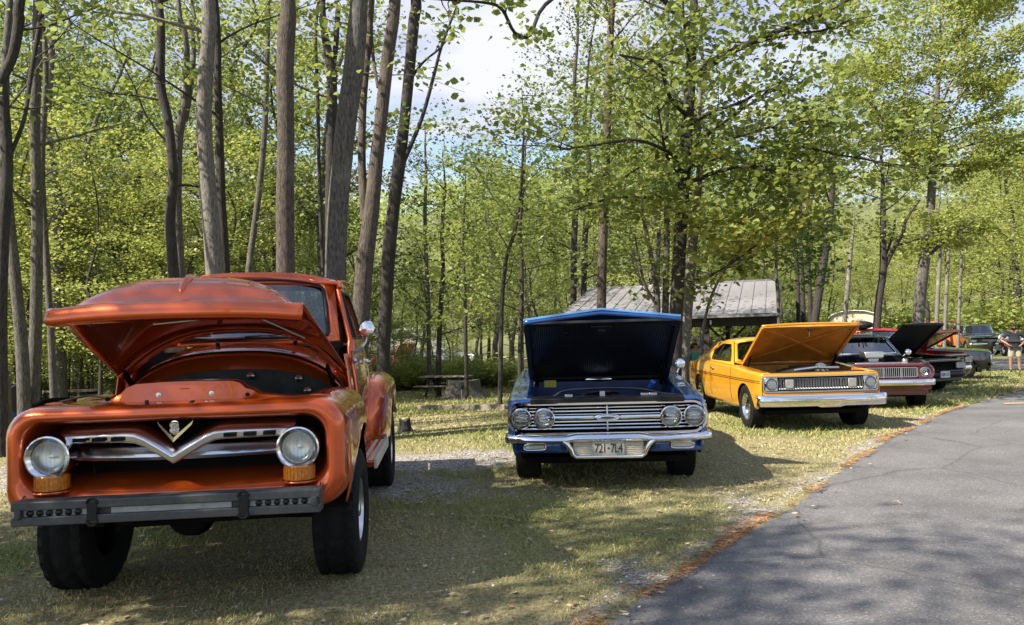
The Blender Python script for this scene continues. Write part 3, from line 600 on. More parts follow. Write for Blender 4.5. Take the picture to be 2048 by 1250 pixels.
    A('forest_tree', 'dark ridged double-stemmed tree by the chrome mirror', 11.6, [(716, 720, 38), (722, 620, 37), (730, 520, 36), (742, 430, 32), (752, 330, 28), (764, 220, 26), (776, 110, 26), (790, 0, 24)], BARK_B, 16, px_limbs=[dict(Y=(11.6, 11.9), p=[(730, 440, 18), (724, 330, 17), (726, 210, 16), (736, 100, 14), (744, 0, 12)], kids=3), dict(Y=(11.6, 12), p=[(756, 175, 7), (746, 110, 7), (742, 40, 6)], kids=3)], limbs=5, h0=7.4, leafn=30, L=1.8)
    A('forest_tree', 'tall dark leaning tree with a long bare side branch at the lawn edge', 17, [(772, 806, 34), (768, 770, 28), (767, 700, 27), (772, 600, 27), (778, 500, 28), (788, 410, 25), (798, 330, 27), (808, 250, 22), (818, 150, 22), (828, 40, 23), (832, 0, 22)], BARK_D, 17, px_limbs=[dict(Y=(17, 16.5), p=[(800, 340, 11), (822, 290, 9), (846, 230, 8), (868, 150, 7), (884, 90, 6), (914, 12, 4)], kids=2, leafn=8, L=.5), dict(Y=(17, 17.2), p=[(820, 160, 7), (846, 125, 5), (878, 98, 4), (902, 70, 3)], kids=3, leafn=10, L=.6)], limbs=5, h0=9.6, leafn=40, L=1.6)
    A('sapling', 'thin crooked sapling between the picnic table and the blue car', 17.5, [(1000, 798, 10), (1002, 700, 9), (1004, 600, 9), (1012, 520, 8), (1030, 460, 8), (1042, 380, 6), (1046, 300, 5)], BARK_D, 18, limbs=12, h0=2.6, leafn=40, L=1.6, extra_up=1.5, leaf=.08)
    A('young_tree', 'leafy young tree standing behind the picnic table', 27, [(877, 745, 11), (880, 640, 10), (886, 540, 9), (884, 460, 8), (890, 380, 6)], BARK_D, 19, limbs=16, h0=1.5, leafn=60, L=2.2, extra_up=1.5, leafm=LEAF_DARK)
    A('young_tree', 'tall slim tree with thin airy crown against the clouds', 30, [(858, 720, 9), (856, 600, 9), (850, 450, 8), (852, 350, 6), (850, 290, 4)], BARK_G, 20, limbs=14, h0=2, leafn=26, L=2.0, extra_up=1.0, leafm=LEAF_LIGHT)
    A('young_tree', 'small leafy tree between the picnic table and the sapling', 24, [(932, 720, 8), (930, 600, 7), (926, 480, 6), (930, 400, 4)], BARK_D, 21, limbs=16, h0=1.5, leafn=60, L=2.1, extra_up=1.2)
    A('young_tree', 'narrow leafy tree rising left of the blue hood', 22, [(1040, 700, 9), (1044, 560, 8), (1040, 460, 7), (1046, 380, 6), (1050, 310, 4)], BARK_D, 22, limbs=18, h0=2, leafn=60, L=2.2, extra_up=1.2)
    A('maple_tree', 'straight brown-grey trunk standing before the pavilion roof', 18, [(1203, 690, 20), (1203, 600, 19), (1205, 500, 19), (1209, 400, 18), (1213, 280, 17), (1218, 150, 15), (1226, 0, 13)], BARK_B, 23, limbs=18, h0=4.2, leafn=90, L=3.0, leafm=LEAF_LIGHT)
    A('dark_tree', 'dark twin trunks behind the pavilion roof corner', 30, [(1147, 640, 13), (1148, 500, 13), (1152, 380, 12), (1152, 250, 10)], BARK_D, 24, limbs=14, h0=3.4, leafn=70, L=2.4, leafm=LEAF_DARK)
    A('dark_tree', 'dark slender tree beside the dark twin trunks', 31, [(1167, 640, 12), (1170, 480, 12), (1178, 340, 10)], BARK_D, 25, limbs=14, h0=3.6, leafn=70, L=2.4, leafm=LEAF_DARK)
    A('young_tree', 'forked young tree over the pavilion eave', 19, [(1312, 690, 15), (1314, 610, 14), (1312, 560, 11), (1302, 510, 9), (1288, 440, 8)], BARK_G, 26, px_limbs=[dict(Y=(19, 19), p=[(1314, 600, 10), (1316, 540, 9), (1318, 460, 8)], kids=6), dict(Y=(19, 18.8), p=[(1312, 608, 7), (1290, 570, 6), (1278, 520, 5), (1270, 470, 3)], kids=5)], limbs=9, h0=4, leafn=60, L=1.8, extra_up=3)
    A('young_tree', 'pinkish-barked slim trunk left of the big maple', 20, [(1330, 690, 14), (1332, 560, 14), (1334, 440, 13), (1336, 370, 12)], BARK_B, 27, limbs=10, h0=4.4, leafn=60, L=1.8, extra_up=4)
    A('maple_tree', 'great dark maple with limbs reaching over the yellow coupe', 15.5, [(1349, 740, 29), (1351, 660, 28), (1356, 560, 27), (1362, 450, 26), (1368, 350, 26), (1374, 260, 25), (1380, 170, 22), (1386, 60, 18), (1388, 0, 16)], BARK_D, 28, leaf=.115, dens=.25, limbs=17, h0=4.6, leafn=85, L=2.8,
      px_limbs=[dict(Y=(15.5, 13.5), p=[(1384, 165, 14), (1420, 130, 15), (1470, 100, 14), (1540, 68, 11), (1590, 50, 9), (1660, 20, 6), (1730, -20, 4)], kids=12, leafn=75, L=1.5),
                dict(Y=(15.5, 13.8), p=[(1390, 150, 9), (1440, 110, 8), (1560, 72, 7), (1640, 62, 5), (1700, 40, 3)], kids=9, leafn=70, L=1.2),
                dict(Y=(15.5, 14), p=[(1376, 250, 9), (1420, 225, 8), (1480, 205, 6), (1530, 180, 5), (1580, 185, 3)], kids=9, leafn=60, L=1.2),
                dict(Y=(15.5, 13), p=[(1366, 370, 9), (1400, 356, 9), (1440, 342, 8), (1500, 332, 7), (1560, 345, 5), (1640, 350, 4)], kids=14, leafn=85, L=1.3),
                dict(Y=(15.5, 13.6), p=[(1368, 340, 8), (1420, 320, 7), (1490, 300, 6), (1580, 290, 5), (1680, 310, 4), (1800, 330, 3)], kids=16, leafn=85, L=1.5),
                dict(Y=(15.5, 13.2), p=[(1372, 300, 7), (1450, 280, 6), (1560, 250, 5), (1640, 240, 3)], kids=12, leafn=75, L=1.3),
                dict(Y=(15.5, 14.2), p=[(1360, 560, 5), (1400, 558, 5), (1450, 535, 4), (1500, 500, 4), (1570, 440, 3)], kids=12, leafn=70, L=1.2),
                dict(Y=(15.5, 12.5), p=[(1372, 230, 9), (1340, 195, 8), (1320, 130, 8), (1290, 120, 6), (1240, 110, 5)], kids=10, leafn=80, L=1.5),
                dict(Y=(15.5, 13), p=[(1366, 330, 8), (1330, 300, 7), (1270, 280, 6), (1190, 290, 5), (1120, 300, 3)], kids=12, leafn=70, L=1.3),
                dict(Y=(15.5, 13.5), p=[(1362, 430, 7), (1310, 400, 6), (1230, 395, 5), (1150, 420, 3)], kids=13, leafn=85, L=1.4),
                dict(Y=(15.5, 11.5), p=[(1384, 60, 12), (1300, -20, 11), (1180, -40, 10), (1090, 10, 8), (1060, 70, 8), (1030, 66, 7), (1005, 20, 7), (975, 6, 6), (900, 0, 5), (840, -4, 4)], kids=8, leafn=40, L=.8, grav=.10)])
    A('maple_tree', 'lighter grey trunk leaning against the great dark maple', 16.2, [(1366, 760, 22), (1372, 660, 21), (1380, 560, 20), (1388, 460, 19), (1394, 400, 16), (1400, 330, 13)], BARK_P, 29, limbs=9, h0=4.8, leafn=60, L=2.2, extra_up=4)
    A('understory_tree', 'bright maple sapling with drooping sprays before the pavilion', 14.8, [(1402, 690, 7), (1420, 600, 6), (1450, 540, 5), (1480, 500, 4)], BARK_G, 30, limbs=12, h0=2.6, leafn=70, L=1.6, extra_up=.8, leafm=LEAF_LIGHT, leaf=.12)
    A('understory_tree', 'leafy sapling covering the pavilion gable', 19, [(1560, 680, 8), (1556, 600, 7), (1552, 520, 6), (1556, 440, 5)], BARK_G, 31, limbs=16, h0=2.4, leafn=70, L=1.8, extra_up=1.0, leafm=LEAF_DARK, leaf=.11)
    A('forest_tree', 'dark leaning trunk with a ragged broken top behind the yellow hood', 26, [(1628, 660, 15), (1636, 600, 15), (1648, 520, 15), (1656, 460, 15), (1662, 410, 13), (1668, 330, 8)], BARK_D, 32, limbs=8, h0=5, leafn=30, L=2.2, extra_up=3)
    for i, (u, lab) in enumerate(((1592, 'one of three thin stems right of the pavilion'), (1602, 'one of three thin stems right of the pavilion'), (1616, 'one of three thin stems right of the pavilion'))):
        o = A('thin_tree', lab, 28+i*.4, [(u+6, 660, 9), (u+3, 560, 8), (u-2, 460, 7), (u+2, 360, 5)], BARK_D, 33+i, limbs=8, h0=4, leafn=50, L=2.0, extra_up=2); o['group'] = 'thin stems beside the pavilion'
    A('dead_pole_tree', 'pale leaning bare pole trunk behind the yellow hood', 32, [(1688, 660, 9), (1694, 590, 9), (1702, 500, 7), (1708, 440, 4)], BARK_P, 36, limbs=2, h0=7, leafn=4, L=.8, extra_up=.5)
    A('forest_tree', 'dark trunk forking low behind the black compact', 27, [(1752, 680, 15), (1758, 600, 14), (1766, 545, 14), (1766, 480, 12), (1766, 400, 10)], BARK_D, 37, limbs=9, h0=5.5, leafn=45, L=2.4, extra_up=3, leafm=LEAF_LIGHT,
      px_limbs=[dict(Y=(27, 27), p=[(1766, 545, 9), (1786, 500, 9), (1806, 465, 8), (1812, 440, 6), (1840, 400, 3)], kids=7), dict(Y=(27, 27.3), p=[(1768, 520, 6), (1786, 470, 5), (1790, 440, 3)], kids=5), dict(Y=(27, 26.5), p=[(1796, 490, 5), (1830, 480, 4), (1880, 460, 3)], kids=5)])
    A('tall_tree', 'tall yellow-green tree towering above the far cars', 31, [(1832, 690, 23), (1838, 620, 22), (1846, 540, 21), (1856, 470, 20), (1862, 400, 16), (1868, 300, 12), (1874, 200, 9), (1880, 100, 6)], BARK_G, 38, limbs=34, h0=8.0, leafn=95, L=3.8, extra_up=2.0, leafm=LEAF_LIGHT, leaf=.115, kids=6, dens=1.25,
      px_limbs=[dict(Y=(31, 30), p=[(1858, 510, 9), (1880, 490, 8), (1905, 470, 6), (1950, 440, 4)], kids=9, leafn=80), dict(Y=(31, 31), p=[(1868, 300, 8), (1900, 230, 6), (1950, 150, 5), (1980, 90, 3)], kids=10, leafn=90, L=2), dict(Y=(31, 31), p=[(1862, 360, 8), (1800, 290, 6), (1740, 200, 4), (1690, 140, 3)], kids=12, leafn=85, L=2.2), dict(Y=(31, 30), p=[(1866, 330, 8), (1930, 330, 6), (1985, 320, 4)], kids=9, leafn=85, L=2), dict(Y=(31, 32), p=[(1864, 330, 8), (1770, 330, 5), (1690, 300, 3)], kids=10, leafn=70, L=2)])
    for i, (u, w_) in enumerate(((1876, 8), (1893, 7), (1920, 6))):
        o = A('thin_tree', 'pale thin trunk standing behind the far row of cars', 38+i, [(u-4, 680, w_), (u, 580, w_), (u+4, 500, w_*.8)], BARK_P, 40+i, limbs=9, h0=4, leafn=40, L=2.4, extra_up=4, leafm=LEAF_LIGHT, leaf=.14); o['group'] = 'pale trunks behind the far cars'
build_traced()
def build_background():
    rg = random.Random(77)
    tall = [template(101+i, 'tall').finish('forest_tree', 'x', 'tree', (0, 0, 0), [BARK_G, BARK_D, BARK_G][i], [LEAF_MID, LEAF_LIGHT, LEAF_MID][i], 'g') for i in range(3)]
    under = [template(201+i, 'under').finish('understory_tree', 'x', 'tree', (0, 0, 0), [BARK_D, BARK_G, BARK_D][i], [LEAF_LIGHT, LEAF_MID, LEAF_LIGHT][i], 'g') for i in range(3)]
    shrub = [template(301+i, 'shrub').finish('shrub', 'x', 'shrub', (0, 0, 0), BARK_D, [LEAF_MID, LEAF_LIGHT][i], 'g') for i in range(2)]
    used = set()
    def put(proto, u, Y, h, label, group, sxy=1.0, cat=None):
        p = at(u, 660, Y); c = clone(proto, p.x, p.y, h, rg.uniform(0, 6.28), label, group, sxy, cat=cat); return c
    def top_h(u, Y, vt): return at(u, vt, Y).z-T(at(u, vt, Y).x, Y)
    G1 = 'understory trees in the left wood'; L1 = 'slim layered understory tree in the dense wood behind the truck'
    for k in range(58):
        u = -120+900*(k+rg.random())/58; Y = rg.uniform(19, 46) if u < 640 else rg.uniform(26, 46); h = rg.uniform(4.5, 9.5)
        if 720 < u: h = min(h, top_h(u, Y, 540))
        put(rg.choice(under), u, Y, max(3, h), L1, G1, rg.uniform(.9, 1.25)*max(1, 6/h))
    G2 = 'tall trees in the left wood'; L2 = 'tall straight-trunked tree deep in the wood behind the truck'
    for k in range(30):
        u = -150+880*(k+rg.random())/30; Y = rg.uniform(24, 62); h = rg.uniform(13, 19)
        if u > 690: continue
        put(rg.choice(tall), u, Y, h, L2, G2, rg.uniform(.8, 1.05))
    G3 = 'leafy trees behind the clearing'; L3 = 'rounded leafy tree behind the clearing left of the blue car'
    for k in range(24):
        u = 735+330*(k+rg.random())/24; Y = rg.uniform(33, 60); vt = (540 if u < 820 else 490 if u < 900 else 430 if u < 960 else 330)+rg.uniform(-25, 60)
        put(rg.choice(under+tall[:1]), u, Y, top_h(u, Y, vt), L3, G3, rg.uniform(.85, 1.1))
    G4 = 'trees behind the pavilion'; L4 = 'leafy tree standing behind the pavilion and maple'
    for k in range(26):
        u = 1060+520*(k+rg.random())/26; Y = rg.uniform(30, 60); vt = rg.uniform(290, 450) if u < 1190 else rg.uniform(60, 430) if u < 1400 else rg.uniform(330, 480)
        put(rg.choice(under+tall), u, Y, top_h(u, Y, vt), L4, G4, rg.uniform(.8, 1.05))
    G5 = 'bright trees along the far road'; L5 = 'bright yellow-green tree in the sunny belt behind the far cars'
    for k in range(34):
        u = 1500+640*(k+rg.random())/34; Y = rg.uniform(44, 85); vt = (rg.uniform(380, 540) if u < 1960 else rg.uniform(250, 420))
        put(rg.choice([tall[1], under[0], under[2]]), u, Y, top_h(u, Y, vt), L5, G5, rg.uniform(.9, 1.3))
    put(tall[1], 2035, 52, top_h(2035, 52, 235), 'bushy bright tree crown at the road bend behind the standing man', None, 1.3)
    put(tall[1], 2085, 46, top_h(2085, 46, 215), 'bushy bright tree past the road bend with crown reaching into view', None, 1.3)
    # tall pale budding tree behind the maple, far centre
    G6 = 'shrubs bordering the clearing'; L6 = 'low green shrub in the border behind the picnic table'
    for k in range(20): put(rg.choice(shrub), 775+240*(k+rg.random())/20, rg.uniform(31, 36), rg.uniform(6, 10), L6, G6, 1.5)
    G7 = 'shrubs under the left wood'; L7 = 'low woodland shrub under the trees behind the truck'
    for k in range(26): put(rg.choice(shrub), -80+820*(k+rg.random())/26, rg.uniform(26, 42), rg.uniform(8, 15), L7, G7, 1.4)
    G8 = 'shrubs behind the far cars'; L8 = 'sunlit shrub at the foot of the trees behind the far cars'
    for k in range(22): put(rg.choice(shrub), 1080+1000*(k+rg.random())/22, rg.uniform(46, 58), rg.uniform(14, 26), L8, G8, 1.4)
    # trees standing left of and behind the camera: they shade the truck and the near asphalt
    G9 = 'trees behind the viewer'; L9 = 'tall roadside tree standing behind the viewer that shades the truck'
    for x, y, h in SHADERS: clone(tall[0 if (x+y) % 2 < 1 else 2], x, y, h, rg.uniform(0, 6), L9, G9, 1.15)
    for x, y, h in [(14, -14, 15), (22, -6, 16), (30, 4, 15), (6, -18, 16), (-4, -16, 15), (36, 14, 16), (-16, -12, 16), (26, -16, 17), (44, 22, 16), (18, -24, 17)]: clone(tall[1], x, y, h, rg.uniform(0, 6), 'roadside tree standing behind the viewer across the road', 'trees across the road', 1.2)
    for o in tall+under+shrub:
        for ch in list(o.children): bpy.data.objects.remove(ch)
        bpy.data.objects.remove(o)
    # budding pale tree above the clearing
SHADERS = [(-12.2, .8, 10.5), (-13.0, -1.0, 11.5), (-11.3, 2.4, 10), (-9.4, -1.2, 12.5), (-8.3, 1.9, 10.5), (-7.4, 3.7, 9.5)]
build_background()
def build_hill():
    """wooded hillside far behind"""
    xs = np.linspace(-260, 330, 60); ys = np.linspace(75, 330, 26); X, Y = np.meshgrid(xs, ys)
    Hh = (6+26*np.clip((Y-75)/160, 0, 1)**.8)*(1+.25*np.sin(X*.012+1.0))*(.8+.45*fbm(X, Y, .02)); Z = -1+Hh*np.clip((Y-78)/30, 0, 1)
    ny, nx = X.shape; I = np.arange(ny*nx).reshape(ny, nx); me = bpy.data.meshes.new('hill'); me.from_pydata(np.stack([X, Y, Z], -1).reshape(-1, 3).tolist(), [], np.stack([I[:-1, :-1], I[:-1, 1:], I[1:, 1:], I[1:, :-1]], -1).reshape(-1, 4).tolist())
    o = link('hill', me, mat('hill_floor', (.10, .11, .035), .95, var=.4, vscale=.15), smooth=180); tag(o, kind='structure')
    rg = np.random.default_rng(9); N = 170000; cx = rg.uniform(-250, 320, 2600); cy = rg.uniform(82, 300, 2600); k = rg.integers(0, 2600, N)
    def hz(x, y): return np.maximum(-1, -1+(6+26*np.clip((y-75)/160, 0, 1)**.8)*(1+.25*np.sin(x*.012+1.0))*(.8+.45*fbm(x, y, .02))*np.clip((y-78)/30, 0, 1))
    r_ = rg.normal(0, 1, (N, 3)); r_ /= np.linalg.norm(r_, axis=1)[:, None]; r_ *= (rg.random(N)**.4)[:, None]; hh = rg.uniform(4, 8, 2600)
    P = np.stack([cx[k]+r_[:, 0]*3.2, cy[k]+r_[:, 1]*3.2, hz(cx, cy)[k]+hh[k]+r_[:, 2]*3.6], -1); tn = np.clip(rg.random(2600)[k]*.6+rg.random(N)*.4, 0, 1)
    cm = leaf_mesh('hill_wood', P, .30+.38*rg.random(N), LEAF_LIGHT, rg, tn, 1.0); o = link('hillside_wood', cm, None, smooth=0); tag(o, 'distant spring-green woods covering the far hillside', 'woods', kind='stuff')
build_hill()
# ================================================================ vehicles: shared builders (local frame: front bumper at y=0, rear at +y, z up)
def tyre_mesh(Rr, w, rim, n=96, knob=True):
    b = MB(); hw = w/2
    prof = [(rim, -hw*.80), (rim+.02, -hw*.93), (rim+(Rr-rim)*.45, -hw*1.03), (rim+(Rr-rim)*.75, -hw*1.0), (Rr-.018, -hw*.90)]
    tread = []; k = 9
    for i in range(k):
        x = -hw*.86+2*hw*.86*i/(k-1); tread.append((Rr-(.004 if abs(i-4) == 4 else 0), x))
    prof2 = prof+tread+[(r_, -h) for r_, h in prof[::-1]]
    rows = []
    for i in range(n):
        a = 2*math.pi*i/n; row = []
        for j, (r_, h) in enumerate(prof2):
            t = j-len(prof); rr = r_
            if knob and 0 <= t < k:
                if t in (2, 6): rr -= .018
                elif ((i+(t//2)*2) % 4) == 0: rr -= .015
            row.append((h, math.cos(a)*rr, math.sin(a)*rr))
        rows.append(row)
    b.grid(rows, cv=True); return b.mesh('tyre')
def rim_mesh(r, w, style='dish', spokes=5):
    """outer face towards +x"""
    b = MB(); hw = w/2
    b.lathe([(r*.99, -hw*.8), (r*1.02, hw*.80), (r*1.04, hw*.86), (r*.97, hw*.86), (r*.92, hw*.62), (r*.86, hw*.30)], ax=(1, 0, 0), n=32)
    if style == 'spoke':
        for k in range(spokes):
            a = 2*math.pi*k/spokes; c, s_ = math.cos(a), math.sin(a)
            b.beam((hw*.55, c*r*.18, s_*r*.18), (hw*.42, c*r*.90, s_*r*.90), r*.30, r*.12, upv=(1, 0, 0))
        b.lathe([(r*.26, hw*.3), (r*.26, hw*.62), (r*.16, hw*.72), (0.001, hw*.74)], ax=(1, 0, 0), n=16)
    else:
        b.lathe([(r*.86, hw*.30), (r*.70, hw*.42), (r*.55, hw*.60), (r*.40, hw*.58), (r*.28, hw*.72), (r*.20, hw*.86), (.001, hw*.90)], ax=(1, 0, 0), n=32)
    return b.mesh('rim')
def wheels(car, spots, Rr, w, rim, rmat=None, style='dish', knob=True, spokes=5):
    tm = tyre_mesh(Rr, w, rim, knob=knob); rm = rim_mesh(rim, w, style, spokes); dm = MB()
    dm.lathe([(.001, -.01), (rim*.95, -.01), (rim*.95, -w*.3)], ax=(1, 0, 0), n=24)
    dk = dm.mesh('drum')
    first = True
    for x, y in spots:
        o = link('wheel', tm, RUBBER if first else None, car, smooth=40); o.location = (x, y, Rr-.012)
        q = link('rim', rm, (rmat or CHROME) if first else None, o, smooth=40)
        d = link('brake_drum', dk, DARK if first else None, o)
        if x < 0: o.rotation_euler = (0, 0, math.pi)
        o.rotation_euler.x = .3*y
        first = False
def wells(car, spots, Rr, w, hx, zc=.42):
    for x, y in spots:
        s = 1 if x > 0 else -1
        def fn(b):
            n = 14; rows = []
            for xx in (hx-.015, x*s-w*.9):
                rows.append([(s*xx, y+math.cos(R(12+156*k/n))*Rr, zc+math.sin(R(12+156*k/n))*Rr) for k in range(n+1)])
            b.grid(rows)
            b.add([(s*(x*s-w*.9), y+math.cos(R(12+156*k/n))*Rr, zc+math.sin(R(12+156*k/n))*Rr) for k in range(n+1)], [tuple(range(n+1))])
        part('wheel_well', DARK, car, fn)
def yset(y0, y1, arches, n=46, extra=()):
    ys = set(round(y0+(y1-y0)*i/n, 4) for i in range(n+1)) | set(extra)
    for yc, zc, ra in arches:
        for k in range(25):
            y = yc+ra*math.cos(math.pi*k/24)
            if y0 < y < y1: ys.add(round(y, 4))
        ys = set(y for y in ys if not any(abs(y-e) < .012 and y != e for e in (yc-ra, yc+ra)))
    ys = sorted(ys); out = [ys[0]]
    for y in ys[1:]:
        if y-out[-1] > .004: out.append(y)
    return out
def side_shell(b, sgn, y0, y1, w, zt, zl, xin, arches=(), rs=.08, zm=.6, bow=.35, tuck=.9, nz=12, drop=.012, ns=5, n=46, crease=None):
    """fender/door side: from the inner top edge over the rounded shoulder and down to the sill or wheel arch"""
    rows = []
    for y in yset(y0, y1, arches, n):
        W, Z, X = tab(w, y), tab(zt, y), tab(xin, y, False)
        low = tab(zl, y)
        for yc, zc, ra in arches:
            d = ra*ra-(y-yc)**2
            if d > 0: low = max(low, zc+math.sqrt(d))
        r_ = tab(rs, y) if isinstance(rs, list) else rs
        def X_(z):
            if z > zm: return W-bow*(z-zm)**2
            return W-tuck*(zm-z)**2*.6
        xs = X_(Z-r_); row = []
        X = min(X, xs-r_-.005)
        for k in range(4): t = k/4; row.append((sgn*(X+(xs-r_-X)*t), y, Z-drop*(1-t)**2))
        for k in range(ns+1): a = math.pi/2*(1-k/ns); row.append((sgn*(xs-r_+r_*math.cos(a)), y, Z-r_+r_*math.sin(a)))
        zb = min(low, Z-r_-.02)
        for k in range(1, nz+1):
            z = (Z-r_)+(zb-(Z-r_))*k/nz; xx = X_(z)
            if crease: xx += crease[1]*math.exp(-((z-tab(crease[0], y))/crease[2])**2)
            row.append((sgn*xx, y, z))
        rows.append(row)
    b.grid(rows)
def headlight(car, x, y, z, r=.09, bez=.12, depth=.06, name='headlight', bezmat=None, tilt=0):
    def fn(b):
        b.lathe([(bez*.80, -depth), (bez*.98, -depth*.6), (bez*1.0, -.01), (bez*.97, .006), (bez*.90, .010), (bez*.82, .0), (r*1.0, -.010)], (x, y, z), n=32)
    h = part(name, bezmat or CHROME, car, fn)
    part('reflector', REFL, h, lambda b: b.lathe([(r, -.012), (r*.85, -.035), (r*.5, -.055), (.012, -.062), (.010, -.04), (.001, -.038)], (x, y, z), n=28))
    def ln(b):
        b.lathe([(r*1.005, -.012), (r*.9, .002), (r*.6, .014), (r*.3, .020), (.001, .022)], (x, y, z), n=28)
    part('lens', LENS, h, ln)
    def rb(b):
        for k in range(-3, 4):
            xx = k*r*.24; hh = math.sqrt(max(0, r*r*.8-xx*xx)); b.tube([(x+xx, y+.002, z-hh), (x+xx, y-.010, z), (x+xx, y+.002, z+hh)], .0009, 4)
    part('lens_rib', LENS, h, rb, split=True)
    return h
def hood_panel(b, L, hwr, hwf, crown, nu=24, nv=20, lip=.05, ridge=.0, exp=2.2, peak=0, nose=0, front=.35):
    """local to the hinge line: x across, y forward is -y, z up; v=0 hinge, v=1 front edge"""
    rows = []
    for i in range(nv+1):
        v = i/nv; hw = hwr+(hwf-hwr)*v; row = []
        A = crown*(1-front*ramp(.55, 1, v)) if not callable(crown) else crown(v)
        for j in range(nu+1):
            u = -1+2*j/nu
            z = A*(1-abs(u)**exp)+ridge*math.exp(-(u/.07)**2)*ramp(0, .5, v)
            row.append((u*hw, -L*v-nose*(1-abs(u)**1.6)*v, z+peak*(1-abs(u))*v))
        rows.append(row)
    if lip:
        last = rows[-1]; rows.append([(x, y-.012, z-lip*.35) for x, y, z in last]); rows.append([(x, y-.004, z-lip) for x, y, z in last])
    b.grid(rows)
def cab_frame(car, C, body, glassm=GLASS, trim=None):
    """greenhouse: windshield frame, side frames with window openings, roof, rear frame"""
    by, bz, bw = C['wsb']; ty, tz, tw = C['wst']; ry, rz, rw = C['roofr']; ey, ez, ew = C['rgb']
    pw = C.get('pillar', .05)
    def mp(u, t, A, Bq):   # u across -1..1, t 0..1 bottom to top, slight bow
        y = A[0]+(Bq[0]-A[0])*t; z = A[1]+(Bq[1]-A[1])*t; w_ = A[2]+(Bq[2]-A[2])*t
        return (u*w_, y+C.get('bow', .10)*u*u*(1 if A[0] < Bq[0] else -1), z+C.get('crown', .05)*(1-abs(u)**3.2)*ramp(.3, 1, t))
    for nm, A, Bq in (('windshield', (by, bz, bw), (ty, tz, tw)), ('rear_window', (ey, ez, ew), (ry, rz, rw))):
        e = pw/bw; hole = rpoly([(-1+e, .08), (1-e, .08), (1-e*1.1, .90), (-1+e*1.1, .90)], .10, 5)
        hd = []
        for (a, c) in zip(hole, hole[1:]+hole[:1]):
            m_ = max(1, int(abs(a[0]-c[0])/.1)); hd += [(a[0]+(c[0]-a[0])*k/m_, a[1]+(c[1]-a[1])*k/m_) for k in range(m_)]
        outer = [(-1+2*k/16, 0) for k in range(17)]+[(1-2*k/16, 1) for k in range(17)]
        f = part(nm+'_frame', body, car, lambda b: b.poly(outer, [hd], lambda u, t: mp(u, t, A, Bq)), solid=.03)
        part('glass', glassm, f, lambda b: b.grid([[tuple(Vector(mp(-1+e+(2-2*e)*k/12, .06+.86*q/4, A, Bq))+Vector((0, .012 if nm == 'windshield' else -.012, 0))) for k in range(13)] for q in range(5)]))
        lp = [mp(u, t, A, Bq) for u, t in hd]
        part('trim', trim or BLACK, f, lambda b: b.tube([Vector(p)+Vector((0, -.015 if nm == 'windshield' else .015, 0)) for p in lp+lp[:1]], .011, 6))
    # roof
    ym = C.get('roofm', ((ty+ry)/2, max(tz, rz)+.03, max(tw, rw)+.03))
    def roof(b):
        rows = []
        for i in range(17):
            t = i/16; y = ty+(ry-ty)*t; q = 4*t*(1-t)
            z = tz+(rz-tz)*t+q*(ym[1]-(tz+rz)/2); w_ = tw+(rw-tw)*t+q*(ym[2]-(tw+rw)/2)
            cr = C.get('crown', .05)
            rows.append([(w_*u, y+C.get('bow', .10)*u*u*(1-2*t), z+cr*(1-abs(u)**3.2)-.0) for u in [-1+2*k/20 for k in range(21)]])
        b.grid(rows)
    part('roof', body, car, roof, solid=.03)
    for s in (-1, 1):
        def mx(y, z):
            t = (z-bz)/(tz-bz); lo = C.get('sidew', bw); return (s*(lo+(max(tw, rw)+.02-lo)*max(0, min(1.02, t))**1.15), y, z)
        f = part('side_frame', body, car, lambda b: b.poly(C['side'], C['wins'], mx), solid=.03)
        for h in C['wins']:
            part('side_glass', glassm, f, lambda b: b.poly(h, [], lambda y, z: tuple(Vector(mx(y, z))-Vector((s*.012, 0, 0)))))
            part('window_trim', trim or BLACK, f, lambda b: b.tube([Vector(mx(y, z))+Vector((s*.012, 0, 0)) for y, z in h+h[:1]], .009, 6))
def seats(car, y, z, hw, col):
    m_ = mat('seat_'+col[0], col[1], .6, var=.2)
    def fn(b):
        b.box((0, y, z), (2*hw, .5, .16)); b.box((0, y+.30, z+.28), (2*hw, .14, .52), Matrix.Rotation(R(-12), 3, 'X'))
    part('seat', m_, car, fn, bevel=.05, seg=3)
def steering(car, x, y, z):
    part('steering_wheel', BLACK, car, lambda b: (b.tube([(x+.19*math.cos(a), y+.08*math.sin(a), z+.17*math.sin(a)) for a in [2*math.pi*k/20 for k in range(21)]], .012, 6), b.tube([(x-.18, y, z), (x+.18, y, z)], .012, 6), b.tube([(x, y, z), (x, y-.4, z-.2)], .02, 6)))
def engine(car, y, z, w=.30, cleaner=CHROME, extra=True, zt=None):
    part('engine_block', mat('engine_paint', (.03, .032, .035), .5, .3, var=.4, vscale=20), car, lambda b: (b.box((0, y, z), (w*1.5, .55, .30)), b.box((-w*.7, y, z+.15), (w*.5, .5, .10), Matrix.Rotation(R(-25), 3, 'Y')), b.box((w*.7, y, z+.15), (w*.5, .5, .10), Matrix.Rotation(R(25), 3, 'Y'))), bevel=.02)
    part('air_cleaner', cleaner, car, lambda b: b.lathe([(.001, .27), (.16, .265), (.19, .25), (.19, .20), (.17, .185), (.001, .18)], (0, y, z), ax=(0, 0, 1), n=28))
    def hoses(b):
        rg = random.Random(int(y*100+z*37))
        for k in range(7):
            x0 = rg.uniform(-.5, .5); b.tube(bez([(x0, y-.35, z+rg.uniform(-.1, .15)), (x0*.6+rg.uniform(-.1, .1), y-.1, z+rg.uniform(.12, .26)), (rg.uniform(-.4, .4), y+.3, z+rg.uniform(.05, .2))], 5), rg.uniform(.008, .02), 6)
    part('hose', BLACK, car, hoses, split=True)
